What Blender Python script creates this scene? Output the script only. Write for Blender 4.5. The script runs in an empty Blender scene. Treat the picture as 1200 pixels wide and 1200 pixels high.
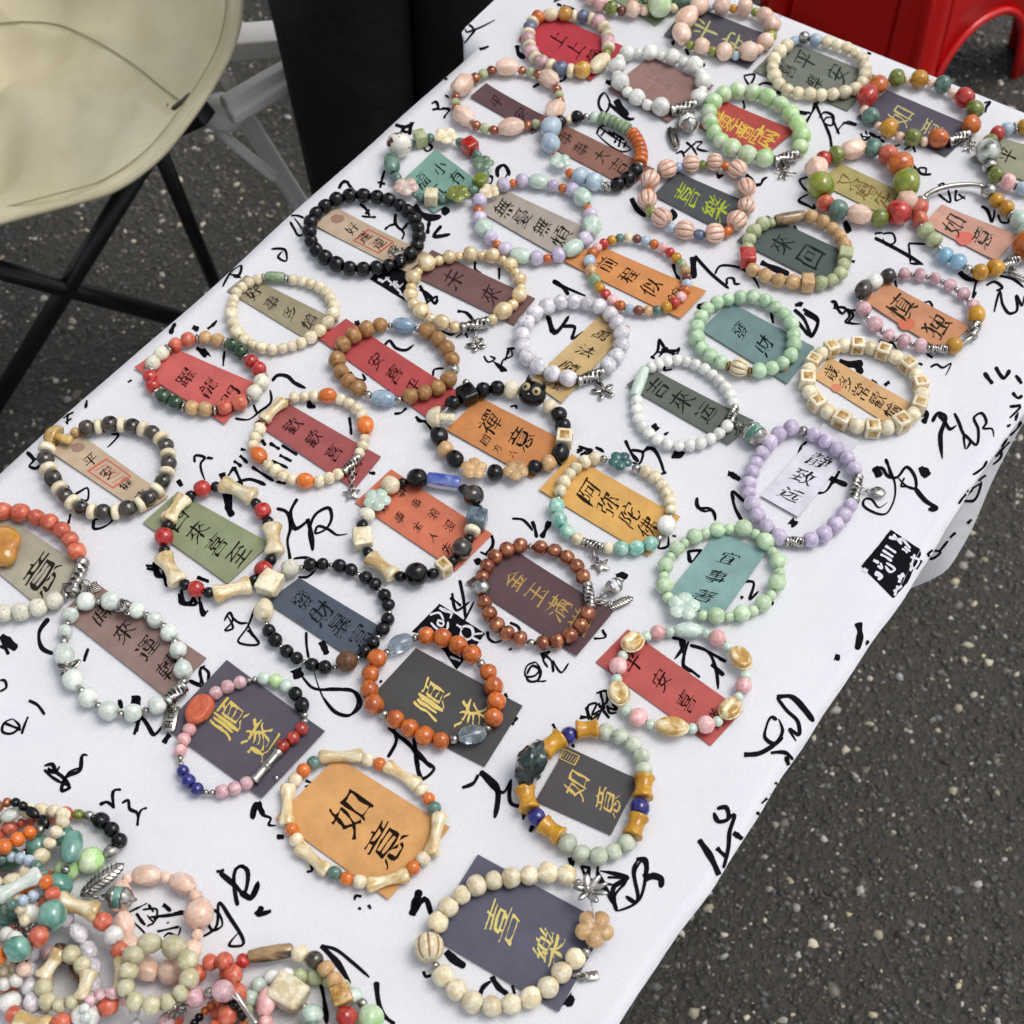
import bpy, bmesh, math, random
import numpy as np
from mathutils import Vector, Matrix, noise
from mathutils.bvhtree import BVHTree
R = math.radians
random.seed(7)
S = bpy.context.scene
COL = S.collection

# ---------------------------------------------------------------- camera, light, exposure
FPX, PITCH, CAMZ, TABLE = 1800.0, R(54), 1.41, 0.72
cd = bpy.data.cameras.new("camera"); cam = bpy.data.objects.new("camera", cd); COL.objects.link(cam)
cam.location = (0, 0, CAMZ); cam.rotation_euler = (math.pi/2 - PITCH, 0, 0)
cd.sensor_width = 36; cd.lens = 36*FPX/1200; cd.clip_start = .05; cd.clip_end = 100
S.camera = cam
cd.dof.use_dof = True; cd.dof.focus_distance = .84; cd.dof.aperture_fstop = 20.0
SUN_EL, SUN_AZ = R(64), R(75)          # azimuth measured from +Y towards +X
wd = bpy.data.worlds.new("World"); S.world = wd; wd.use_nodes = True
nt = wd.node_tree; bgn = nt.nodes["Background"]
sk = nt.nodes.new("ShaderNodeTexSky"); sk.sky_type = 'NISHITA'; sk.sun_disc = False
sk.sun_elevation = SUN_EL; sk.sun_rotation = SUN_AZ; sk.dust_density = 3.0; sk.air_density = 1.0; sk.ozone_density = 1.0
hsv = nt.nodes.new("ShaderNodeHueSaturation"); hsv.inputs['Saturation'].default_value = .35
nt.links.new(sk.outputs[0], hsv.inputs['Color']); nt.links.new(hsv.outputs[0], bgn.inputs[0])
bgn.inputs[1].default_value = .148
sd = bpy.data.lights.new("sun", 'SUN'); sun = bpy.data.objects.new("sun", sd); COL.objects.link(sun)
sd.energy = 1.0; sd.angle = R(32); sd.color = (1, .965, .91)
sdir = Vector((math.sin(SUN_AZ)*math.cos(SUN_EL), math.cos(SUN_AZ)*math.cos(SUN_EL), math.sin(SUN_EL)))
sun.rotation_euler = sdir.to_track_quat('Z', 'Y').to_euler()
vs = S.view_settings; vs.view_transform = 'Standard'; vs.look = 'None'; vs.gamma = 1; vs.use_curve_mapping = False; vs.exposure = .2
S.cycles.max_bounces = 7

# ---------------------------------------------------------------- helpers
def ray(u, v):
    a = (u-600)/FPX; b = (600-v)/FPX
    return Vector((a, math.cos(PITCH)+b*math.sin(PITCH), -math.sin(PITCH)+b*math.cos(PITCH)))
def at(u, v, z=TABLE):
    "world point at height z that the photograph shows at pixel (u, v)"
    d = ray(u, v); t = (z-CAMZ)/d.z
    return Vector((d.x*t, d.y*t, z))
ZOOM = dict(A=(480,0,4.2857), B=(700,0,4.6154), C=(920,20,4.2857), D=(340,120,4.2857), E=(540,180,4), F=(740,160,4.2857),
 G=(920,160,4.2857), H=(150,290,4.6154), I=(370,340,5), J=(580,320,4.2857), K=(720,310,4.2857), L=(920,300,4.2857),
 M=(30,460,4.2857), N=(260,440,4.2857), O=(480,430,5), P=(620,480,5), Q=(820,460,4), R=(0,560,4), S=(160,600,4.6154),
 T=(380,600,4), U=(540,600,5), V=(680,600,4.2857), W=(160,740,4.6154), X=(280,840,4.2857), Y=(560,820,4.6154),
 a=(460,980,4), b=(0,900,5), c=(0,1000,5), d=(180,1000,4), e=(760,560,2.727), f=(0,700,3.75), s3=(880,0,3.75),
 s5=(900,400,3), s6=(700,780,2.857), s7=(1040,100,5), p=(0,0,1))
def zp(z, x, y):
    x0, y0, s = ZOOM[z]; return (x0+x/s, y0+y/s)
def lin(c):
    return tuple((v/255/12.92 if v/255 <= .04045 else ((v/255+.055)/1.055)**2.4) for v in c)
def link(o, parent=None):
    COL.objects.link(o)
    if parent: o.parent = parent; o.matrix_parent_inverse = Matrix.Identity(4)
    return o
def empty(name, loc=(0,0,0)):
    o = bpy.data.objects.new(name, None); o.location = loc; o.empty_display_size = .02; return link(o)
def tag(o, label=None, cat=None, group=None, kind=None):
    if label: o['label'] = label
    if cat: o['category'] = cat
    if group: o['group'] = group
    if kind: o['kind'] = kind
    return o
def mesh_of(name, bm, mats, smooth=True):
    me = bpy.data.meshes.new(name); bm.normal_update(); bm.to_mesh(me); bm.free()
    for m in (mats if isinstance(mats, (list, tuple)) else [mats]): me.materials.append(m)
    if smooth: me.polygons.foreach_set('use_smooth', [True]*len(me.polygons))
    return me
def obj(name, me, parent=None, origin=None):
    o = bpy.data.objects.new(name, me)
    if origin is not None: o.location = origin
    return link(o, parent)
def pydata(name, v, f, mats, smooth=True):
    me = bpy.data.meshes.new(name); me.from_pydata([tuple(p) for p in v], [], f)
    for m in (mats if isinstance(mats, (list, tuple)) else [mats]): me.materials.append(m)
    if smooth: me.polygons.foreach_set('use_smooth', [True]*len(me.polygons))
    me.update(); return me
def crom(pts, closed=True, n=12):
    "Catmull-Rom (centripetal-ish) through pts, returns samples and index of each control point"
    out = []; idx = []; N = len(pts); rng = N if closed else N-1
    for i in range(rng):
        if closed: p0, p1, p2, p3 = pts[i-1], pts[i], pts[(i+1) % N], pts[(i+2) % N]
        else: p0, p1, p2, p3 = pts[max(i-1, 0)], pts[i], pts[i+1], pts[min(i+2, N-1)]
        d = (p2-p1).length; idx.append(len(out))
        def tan(a, b, c):
            la, lb = (b-a).length+1e-9, (c-b).length+1e-9
            return ((b-a)/la*lb + (c-b)/lb*la)/(la+lb)
        m1, m2 = tan(p0, p1, p2)*d, tan(p1, p2, p3)*d
        for k in range(n):
            t = k/n; t2 = t*t; t3 = t2*t
            out.append(p1*(2*t3-3*t2+1)+m1*(t3-2*t2+t)+p2*(-2*t3+3*t2)+m2*(t3-t2))
    idx.append(len(out))
    if closed: out.append(out[0].copy())
    else: out.append(pts[-1].copy())
    return out, idx
def sweep(pts, r, seg=8, cap=True):
    "bmesh tube along pts; r a number or a list"
    bm = bmesh.new(); rings = []; n = len(pts); up = Vector((0, 0, 1))
    for i, p in enumerate(pts):
        t = (pts[min(i+1, n-1)]-pts[max(i-1, 0)]).normalized()
        if abs(t.dot(up)) > .98: up = Vector((1, 0, 0))
        x = t.cross(up).normalized(); y = x.cross(t)
        rr = r[i] if isinstance(r, (list, tuple)) else r
        rings.append([bm.verts.new(p+(x*math.cos(a)+y*math.sin(a))*rr) for a in [2*math.pi*k/seg for k in range(seg)]])
    for a, b in zip(rings, rings[1:]):
        for k in range(seg): bm.faces.new((a[k], a[(k+1) % seg], b[(k+1) % seg], b[k]))
    if cap: bm.faces.new(rings[0][::-1]); bm.faces.new(rings[-1])
    bmesh.ops.recalc_face_normals(bm, faces=bm.faces)
    return bm

# ---------------------------------------------------------------- materials
def new_mat(name):
    m = bpy.data.materials.new(name); m.use_nodes = True
    nt = m.node_tree; return m, nt, nt.nodes['Principled BSDF'], nt.links
def nd(nt, t, **kw):
    n = nt.nodes.new(t)
    for k, v in kw.items(): setattr(n, k, v)
    return n
VEIN = dict(white_howlite=.22, lilac_howlite=.28, mint_white_stone=.16, turquoise_glaze=.4, grey_marbled_stone=.7, lavender_stone=.15, ivory_stone=.14, red_glaze=.35, mustard_glaze=.25, burnt_orange_glaze=.35, tan_wood=.3, moss_glaze=.3, teal_grey_glaze=.3, coral_glaze=.15, jade_green_stone=.14, dusty_pink_stone=.18, pale_lime_stone=.12, speckled_ivory=.2, tan_stone=.18, bone_ceramic=.2, smoky_obsidian=.5, sage_stone=.18, grey_green_stone=.14)
def glaze(name, c, c2=None, scale=350, amt=.5, rough=.22, coat=.4, trans=0, metal=0, jit=.12, bump=.0, thr=(.42, .62)):
    m, nt, b, L = new_mat(name)
    tc = nd(nt, 'ShaderNodeTexCoord'); oi = nd(nt, 'ShaderNodeObjectInfo')
    add = nd(nt, 'ShaderNodeVectorMath', operation='ADD'); mul = nd(nt, 'ShaderNodeMath', operation='MULTIPLY'); mul.inputs[1].default_value = 37.
    L.new(oi.outputs['Random'], mul.inputs[0]); L.new(tc.outputs['Object'], add.inputs[0]); L.new(mul.outputs[0], add.inputs[1])
    nz = nd(nt, 'ShaderNodeTexNoise'); nz.inputs['Scale'].default_value = scale; nz.inputs['Detail'].default_value = 4; nz.inputs['Distortion'].default_value = .6
    L.new(add.outputs[0], nz.inputs['Vector'])
    rp = nd(nt, 'ShaderNodeValToRGB'); rp.color_ramp.elements[0].position = thr[0]; rp.color_ramp.elements[1].position = thr[1]
    ds_ = lambda q: tuple(v*.90+sum(q)/3*.10 for v in q)
    c = ds_(c); c2 = ds_(c2) if c2 else None
    c1 = lin(c); cc2 = lin(c2) if c2 else tuple(v*.7 for v in c1)
    amt = min(1, amt*1.35); mixc = tuple(c1[i]*(1-amt)+cc2[i]*amt for i in range(3))
    rp.color_ramp.elements[0].color = (*c1, 1); rp.color_ramp.elements[1].color = (*mixc, 1)
    L.new(nz.outputs[0], rp.inputs[0])
    n3 = nd(nt, 'ShaderNodeTexNoise'); n3.inputs['Scale'].default_value = scale*3.7; n3.inputs['Detail'].default_value = 5; n3.inputs['Roughness'].default_value = .7
    L.new(add.outputs[0], n3.inputs['Vector'])
    r3 = nd(nt, 'ShaderNodeMapRange'); r3.inputs[1].default_value = .35; r3.inputs[2].default_value = .65; r3.inputs[3].default_value = .84; r3.inputs[4].default_value = 1.12; L.new(n3.outputs[0], r3.inputs[0])
    mx = nd(nt, 'ShaderNodeMix', data_type='RGBA', blend_type='MULTIPLY'); mx.inputs[0].default_value = 1; L.new(rp.outputs[0], mx.inputs[6]); L.new(r3.outputs[0], mx.inputs[7])
    vs_ = VEIN.get(name, 0)
    if vs_:
        n4 = nd(nt, 'ShaderNodeTexNoise'); n4.inputs['Scale'].default_value = scale*.8; n4.inputs['Detail'].default_value = 3; n4.inputs['Distortion'].default_value = 1.6; L.new(add.outputs[0], n4.inputs['Vector'])
        sb = nd(nt, 'ShaderNodeMath', operation='SUBTRACT'); sb.inputs[1].default_value = .5; L.new(n4.outputs[0], sb.inputs[0])
        ab = nd(nt, 'ShaderNodeMath', operation='ABSOLUTE'); L.new(sb.outputs[0], ab.inputs[0])
        r4 = nd(nt, 'ShaderNodeMapRange'); r4.inputs[2].default_value = .022; r4.inputs[3].default_value = 1-vs_; r4.inputs[4].default_value = 1; L.new(ab.outputs[0], r4.inputs[0])
        m4 = nd(nt, 'ShaderNodeMix', data_type='RGBA', blend_type='MULTIPLY'); m4.inputs[0].default_value = 1; L.new(mx.outputs[2], m4.inputs[6]); L.new(r4.outputs[0], m4.inputs[7]); mx = m4
    hs = nd(nt, 'ShaderNodeHueSaturation'); mr = nd(nt, 'ShaderNodeMapRange'); mr.inputs[3].default_value = 1-jit; mr.inputs[4].default_value = 1+jit
    L.new(oi.outputs['Random'], mr.inputs[0]); L.new(mr.outputs[0], hs.inputs['Value']); L.new(mx.outputs[2], hs.inputs['Color'])
    L.new(hs.outputs[0], b.inputs['Base Color'])
    b.inputs['Roughness'].default_value = rough; b.inputs['Metallic'].default_value = metal
    b.inputs['Coat Weight'].default_value = coat; b.inputs['Coat Roughness'].default_value = .06
    b.inputs['Transmission Weight'].default_value = trans; b.inputs['IOR'].default_value = 1.45
    if True:
        bp = nd(nt, 'ShaderNodeBump'); bp.inputs['Strength'].default_value = .06+bump; bp.inputs['Distance'].default_value = .01
        L.new(nz.outputs[0], bp.inputs['Height']); L.new(bp.outputs[0], b.inputs['Normal'])
    return m
# object scale makes bead meshes unit-sized, so bead noise scales are per bead
def g(n, c, c2=None, sc=2.2, **k): return glaze(n, c, c2, scale=sc, **k)
MT = {
 'BK': g('black_glaze', (8,8,10), (16,16,18), amt=.5, rough=.05, coat=0),
 'SM': g('smoky_obsidian', (30,24,20), (84,72,58), sc=1.6, amt=.6, rough=.08, coat=.8),
 'CR': g('ivory_stone', (238,228,196), (214,190,142), amt=.6, rough=.42, coat=.12),
 'IV': g('speckled_ivory', (226,222,200), (150,140,100), sc=7, amt=.6, rough=.4, coat=.12, thr=(.58,.66)),
 'IC': g('pale_olive_stone', (206,200,164), (186,172,126), amt=.6, rough=.35, coat=.2),
 'WH': g('white_howlite', (238,237,230), (214,214,204), amt=.6, rough=.35, coat=.25),
 'WG': g('lilac_howlite', (232,228,230), (196,192,200), amt=.8, rough=.3, coat=.3),
 'MI': g('mint_white_stone', (228,232,220), (200,214,202), amt=.7, rough=.28, coat=.3),
 'PK': g('pink_stone', (224,160,158), (238,190,186), amt=.8, rough=.3, coat=.3),
 'DP': g('dusty_pink_stone', (200,150,156), (226,188,190), amt=.8, rough=.35, coat=.25),
 'CK': g('flat_coral_stone', (200,84,50), (214,104,68), sc=2.5, amt=.6, rough=.4, coat=.15),
 'CO': g('coral_glaze', (204,84,58), (224,124,92), amt=.7, rough=.32, coat=.3),
 'RD': g('red_glaze', (178,26,22), (214,70,54), sc=3, amt=.6, rough=.14, coat=.6),
 'DR': g('dark_red_glass', (150,22,12), (205,70,40), sc=2, amt=.6, rough=.1, coat=.7),
 'OR': g('burnt_orange_glaze', (220,110,26), (182,80,24), sc=2.6, amt=.7, rough=.14, coat=.6),
 'OG': g('bright_orange_glaze', (236,120,28), (214,96,24), sc=2.6, amt=.6, rough=.14, coat=.6),
 'AM': g('amber_glass', (206,136,40), (226,180,80), amt=.7, rough=.1, coat=.6),
 'YL': g('mustard_glaze', (210,152,22), (186,120,18), sc=2.6, amt=.6, rough=.2, coat=.5),
 'GN': g('spring_green_glaze', (168,214,128), (214,230,190), sc=1.4, amt=.9, rough=.3, coat=.35),
 'GW': g('green_white_glaze', (216,228,196), (168,212,140), sc=1.3, amt=.9, rough=.3, coat=.35),
 'JG': g('jade_green_stone', (170,204,160), (198,224,186), sc=2, amt=.8, rough=.4, coat=.2),
 'JL': g('pale_lime_stone', (200,224,184), (180,208,162), sc=1.6, amt=.7, rough=.4, coat=.2),
 'LG': g('sage_stone', (188,194,150), (162,172,122), sc=2, amt=.7, rough=.4, coat=.2),
 'PG': g('grey_green_stone', (204,210,186), (176,186,158), sc=1.8, amt=.7, rough=.45, coat=.12),
 'CG': g('celadon_glaze', (204,222,204), (180,206,188), sc=2, amt=.7, rough=.22, coat=.5),
 'GR': g('jasper_green', (120,146,104), (166,186,150), sc=2.4, amt=.7, rough=.35, coat=.2),
 'MG': g('moss_glaze', (104,118,34), (140,150,66), sc=2.4, amt=.7, rough=.15, coat=.6),
 'OL': g('olive_glaze', (118,140,34), (160,160,50), sc=1.8, amt=.7, rough=.12, coat=.7),
 'DG': g('dark_green_glaze', (22,52,26), (50,86,46), sc=2.4, amt=.7, rough=.12, coat=.7),
 'TL': g('teal_grey_glaze', (78,112,100), (114,144,128), sc=2.4, amt=.7, rough=.25, coat=.4),
 'TG': g('grey_green_glaze', (116,142,112), (88,118,90), sc=2, amt=.7, rough=.2, coat=.5),
 'TE': g('sea_green_glass', (66,128,112), (130,176,160), sc=1.3, amt=.6, rough=.08, coat=.8),
 'TQ': g('turquoise_glaze', (116,190,172), (176,212,190), sc=2.6, amt=.8, rough=.2, coat=.5),
 'LB': g('pale_blue_stone', (184,204,212), (160,180,204), sc=2, amt=.7, rough=.3, coat=.3),
 'SK': g('sky_blue_glass', (128,186,214), (164,208,228), sc=1.4, amt=.6, rough=.12, coat=.5, trans=.25),
 'PW': g('periwinkle_glaze', (146,160,202), (172,184,216), sc=2, amt=.7, rough=.25, coat=.4),
 'SB': g('slate_blue_glaze', (84,94,124), (118,128,156), sc=2, amt=.7, rough=.25, coat=.4),
 'NV': g('cobalt_glass', (18,18,104), (48,48,150), sc=2, amt=.5, rough=.08, coat=.8),
 'LV': g('lavender_stone', (208,196,214), (182,166,196), sc=1.8, amt=.7, rough=.32, coat=.3),
 'BC': g('copper_brown_pearl', (142,70,40), (190,116,72), sc=1.8, amt=.7, rough=.14, coat=.7, metal=.5),
 'BR': g('brown_glaze', (112,54,34), (150,84,54), sc=2, amt=.6, rough=.16, coat=.5),
 'GD': g('gold_pearl', (232,208,160), (216,182,122), sc=1.4, amt=.6, rough=.16, coat=.7, metal=.2),
 'WD': g('tan_wood', (178,130,72), (146,98,52), sc=3.4, amt=.8, rough=.4, coat=.2),
 'WN': g('brown_wood', (120,76,46), (84,52,34), sc=3, amt=.8, rough=.5, coat=.1),
 'TN': g('tan_stone', (210,170,116), (188,142,90), sc=2.2, amt=.7, rough=.35, coat=.25),
 'PE': g('peach_ceramic', (238,204,182), (226,180,154), sc=1.6, amt=.6, rough=.28, coat=.35),
 'GC': g('clear_blue_glass', (196,214,228), (214,228,236), sc=1.2, amt=.5, rough=.04, coat=.5, trans=.85),
 'BG': g('milky_blue_glass', (132,162,190), (184,204,218), sc=1.4, amt=.8, rough=.08, coat=.7, trans=.15),
 'BO': g('bone_ceramic', (236,222,182), (200,164,100), sc=1.3, amt=.8, rough=.16, coat=.6),
 'DK': g('dark_bone_glaze', (58,40,26), (170,136,92), sc=1.5, amt=.8, rough=.14, coat=.6),
 'DT': g('cocoa_spotted_white', (230,224,208), (80,36,28), sc=3.2, amt=.95, rough=.3, coat=.3, thr=(.6,.63)),
 'PC': g('pale_pink_celadon', (222,204,188), (208,170,160), sc=1.6, amt=.7, rough=.25, coat=.4),
 'GY': g('grey_marbled_stone', (210,216,204), (70,76,70), sc=1.7, amt=.8, rough=.2, coat=.5),
 'BS': g('blue_slate_square', (96,120,128), (50,62,72), sc=3, amt=.7, rough=.3, coat=.3),
 'NG': g('navy_green_glaze', (24,62,84), (60,110,100), sc=1.4, amt=.7, rough=.08, coat=.8),
 'SH': g('gold_shell_glaze', (196,146,56), (236,218,170), sc=1.8, amt=.8, rough=.14, coat=.6),
 'BW': g('white_porcelain', (214,224,232), (150,170,205), sc=1.2, amt=.5, rough=.1, coat=.7),
 'GO': g('honey_gold_glaze', (206,170,96), (160,112,44), sc=1.8, amt=.8, rough=.16, coat=.5),
 'SV': g('silver_metal', (196,192,184), (120,116,108), sc=3, amt=.5, rough=.24, coat=0, metal=1, jit=.05),
 'GL': g('antique_gold_metal', (176,146,88), (110,84,44), sc=3, amt=.5, rough=.3, coat=0, metal=1, jit=.05),
 'HK': g('dark_carved_stone', (14,26,26), (40,66,60), sc=2.4, amt=.7, rough=.1, coat=.8),
}
M_BLUE = g('blue_brush_band', (58,76,170), (120,140,205), sc=1.4, amt=.8, rough=.1, coat=.6)
M_GILT = g('brown_gold_window', (168,118,44), (206,170,100), sc=2.4, amt=.8, rough=.25, coat=.3)
M_GROOVE = {'PE': g('terracotta_groove', (204,132,104), (190,116,90), sc=3), 'CR': g('ochre_groove', (176,134,78), (150,110,60), sc=3)}
M_EYE = g('pale_gold_eye', (196,180,120), rough=.2)
M_RECESS = g('dark_metal_recess', (52,48,42), rough=.5, coat=0, metal=.7)
M_CORD = glaze('elastic_cord_plastic', (200,198,190), rough=.3, coat=0, jit=0)
M_DCORD = M_CORD

def simple(name, c, rough=.5, **k):
    m, nt, b, L = new_mat(name); b.inputs['Base Color'].default_value = (*lin(c), 1); b.inputs['Roughness'].default_value = rough
    for kk, v in k.items(): b.inputs[kk.replace('_', ' ')].default_value = v
    return m
def noisy(name, c, c2, scale, rough=.6, bump=0, bscale=None, bdist=.001, metal=0, coat=0):
    m, nt, b, L = new_mat(name); tc = nd(nt, 'ShaderNodeTexCoord')
    nz = nd(nt, 'ShaderNodeTexNoise'); nz.inputs['Scale'].default_value = scale; nz.inputs['Detail'].default_value = 8; nz.inputs['Roughness'].default_value = .65
    L.new(tc.outputs['Object'], nz.inputs['Vector'])
    rp = nd(nt, 'ShaderNodeValToRGB'); rp.color_ramp.elements[0].position = .35; rp.color_ramp.elements[1].position = .65
    rp.color_ramp.elements[0].color = (*lin(c), 1); rp.color_ramp.elements[1].color = (*lin(c2), 1)
    L.new(nz.outputs[0], rp.inputs[0]); L.new(rp.outputs[0], b.inputs['Base Color'])
    b.inputs['Roughness'].default_value = rough; b.inputs['Metallic'].default_value = metal; b.inputs['Coat Weight'].default_value = coat
    if bump:
        n2 = nd(nt, 'ShaderNodeTexNoise'); n2.inputs['Scale'].default_value = bscale or scale; n2.inputs['Detail'].default_value = 6
        L.new(tc.outputs['Object'], n2.inputs['Vector'])
        bp = nd(nt, 'ShaderNodeBump'); bp.inputs['Strength'].default_value = bump; bp.inputs['Distance'].default_value = bdist
        L.new(n2.outputs[0], bp.inputs['Height']); L.new(bp.outputs[0], b.inputs['Normal'])
    return m

# ---------------------------------------------------------------- ground
TA = R(55.2); TV = Vector((math.cos(TA), math.sin(TA), 0)); NV = Vector((math.sin(TA), -math.cos(TA), 0))
M_ASPH = noisy('wet_dark_asphalt', (38,36,30), (60,56,46), 90, rough=.55, bump=1, bscale=160, bdist=.006)
gm = pydata('ground', [(-40,-40,0),(40,-40,0),(40,40,0),(-40,40,0)], [(0,1,2,3)], M_ASPH, False)
tag(obj('ground', gm), kind='structure')
def aggregate():
    rng = np.random.default_rng(5); n = 210000
    x = rng.uniform(-1.35, 1.35, n); y = rng.uniform(-.1, 2.9, n)
    cp, sp = math.cos(PITCH), math.sin(PITCH); dep = y*cp+CAMZ*sp; up = y*sp-CAMZ*cp; u = 600+FPX*x/dep; v_ = 600-FPX*up/dep
    # leave out what the table, person side and frame edge hide
    e1 = v_ > 560-.882*u+60; e2 = v_ < 2365-1.585*u+10; e2 &= v_ > (u-880)*.4+4+40; hid = e1 & (u < 2365/1.585) & (v_ < 2365-1.585*u-60) & (v_ > (u-880)*.4+64)
    ok = (u > -140) & (u < 1340) & (v_ > -140) & (v_ < 1340) & ~hid; x = x[ok]; y = y[ok]; n = len(x)
    sz = np.exp(rng.normal(math.log(.0027), .45, n)); sz = np.clip(sz, .0013, .0072)
    K = 6; ang = rng.uniform(0, 6.28, (n, 1))+np.arange(K)*2*math.pi/K
    rad = sz[:, None]*rng.uniform(.45, 1.35, (n, K)); el = rng.uniform(.55, 1., (n, 1)); ro = rng.uniform(0, 6.28, (n, 1))
    px = rad*np.cos(ang); py = rad*np.sin(ang)*el
    qx = px*np.cos(ro)-py*np.sin(ro); qy = px*np.sin(ro)+py*np.cos(ro)
    v = np.zeros((n, 2*K+1, 3))
    v[:, :K, 0] = x[:, None]+qx; v[:, :K, 1] = y[:, None]+qy; v[:, :K, 2] = -.001
    v[:, K:2*K, 0] = x[:, None]+qx*.72; v[:, K:2*K, 1] = y[:, None]+qy*.72
    v[:, K:2*K, 2] = sz[:, None]*rng.uniform(.12, .42, (n, K))
    v[:, 2*K, 0] = x+sz*rng.uniform(-.2,.2,n); v[:, 2*K, 1] = y+sz*rng.uniform(-.2,.2,n); v[:, 2*K, 2] = sz*rng.uniform(.2, .5, n)
    f = []
    for k in range(K):
        j = (k+1) % K
        f += [(k, j, K+j), (k, K+j, K+k), (K+k, K+j, 2*K)]
    f = np.array(f); F = (f[None]+(np.arange(n)*(2*K+1))[:, None, None]).reshape(-1, 3)
    me = bpy.data.meshes.new('road_aggregate'); V = v.reshape(-1, 3)
    me.vertices.add(len(V)); me.vertices.foreach_set('co', V.ravel())
    me.loops.add(F.size); me.loops.foreach_set('vertex_index', F.ravel().astype(np.int32))
    me.polygons.add(len(F)); me.polygons.foreach_set('loop_start', np.arange(0, F.size, 3).astype(np.int32))
    me.update(calc_edges=True)
    tone = rng.uniform(.0, 1, n); t = np.where(tone < .70, .020+.040*rng.random(n), np.where(tone < .93, .055+.075*rng.random(n), .22+.34*rng.random(n)))
    big = sz > .0055; t = np.where(big & (rng.random(n) < .12), .24+.2*rng.random(n), t)
    warm = rng.uniform(-.02, .36, n)
    rgb = np.stack([t*(1+warm*.5), t, t*(1-warm), np.ones(n)], 1)
    a = me.attributes.new('stone', 'FLOAT_COLOR', 'POINT'); a.data.foreach_set('color', np.repeat(rgb, 2*K+1, 0).ravel())
    m, nt, b, L = new_mat('road_stone'); at_ = nd(nt, 'ShaderNodeAttribute'); at_.attribute_name = 'stone'
    L.new(at_.outputs['Color'], b.inputs['Base Color']); b.inputs['Roughness'].default_value = .5
    me.materials.append(m)
    tag(obj('road_aggregate', me), 'small dark and pale stones set in the asphalt', kind='stuff')
aggregate()

# ---------------------------------------------------------------- table and cloth
EL = at(255, 329).dot(NV); ER = at(890, 955).dot(NV)           # the long edges of the table top
SF = at(1040, 68).dot(TV); SN = -.22                            # far and near end along the table
WID = ER-EL
def tp(s, n, z): return TV*s+NV*n+Vector((0, 0, z))
def smooth(a, b, x):
    t = min(1, max(0, (x-a)/(b-a))); return t*t*(3-2*t)
S_FLARE = at(1046, 707).dot(TV)+.045; S_LF = at(546, 72).dot(TV)
def cloth_pt(s, n):
    "s along the table, n across measured over the cloth, from -hang to WID+hang"
    r = .006
    ds = 0
    if s > SF: ds = s-SF; s0 = SF
    elif s < SN: ds = SN-s; s0 = SN
    else: s0 = s
    if n < 0:
        d = -n; k = smooth(S_LF-.004, S_LF+.03, s0)                 # far left corner lifts outward over a neighbour
        d_ = min(d, .26*(1-k)**4+.024); down = d_*(1-k*.93); out = d_*(.10+.85*k*k)*(1-.9*smooth(0, .04, ds))+.012*math.sin(s*17)*smooth(0, .3, d)*(1-k)
        p = [s0, EL-min(out, .55), -down]
    elif n > WID:
        d = n-WID; k = smooth(S_FLARE-.015, S_FLARE+.05, s0)
        out = d*(-.26*(1-k)+.0*k)+k*(.007*math.sin((s0-S_FLARE)*31)+.001)*smooth(0, .10, d)
        p = [s0, ER+out+.0*d, -d]
    else: p = [s0, EL+n, 0]
    if n > WID-.04:
        w = smooth(WID-.04, WID, n); p[2] += .0035*w*noise.noise(Vector((s0*14, n*16, 0))); p[1] += .0045*w*noise.noise(Vector((s0*7, 3, 0)))+.0012*w*noise.noise(Vector((s0*30, 8, 0)))
    if n < .02:
        w = smooth(.02, -.005, n) if False else 1-smooth(-.005, .02, n); p[1] += .003*w*noise.noise(Vector((s0*8, 11, 0)))
    if ds > 0:
        sg = 1 if s > SF else -1
        p[0] += sg*(.08*ds+.010*math.sin(n*20)*smooth(0, .2, ds)); p[2] -= ds
    return tp(p[0], p[1], TABLE+p[2])
def frange(a, b, n): return [a+(b-a)*i/n for i in range(n+1)]
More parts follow.
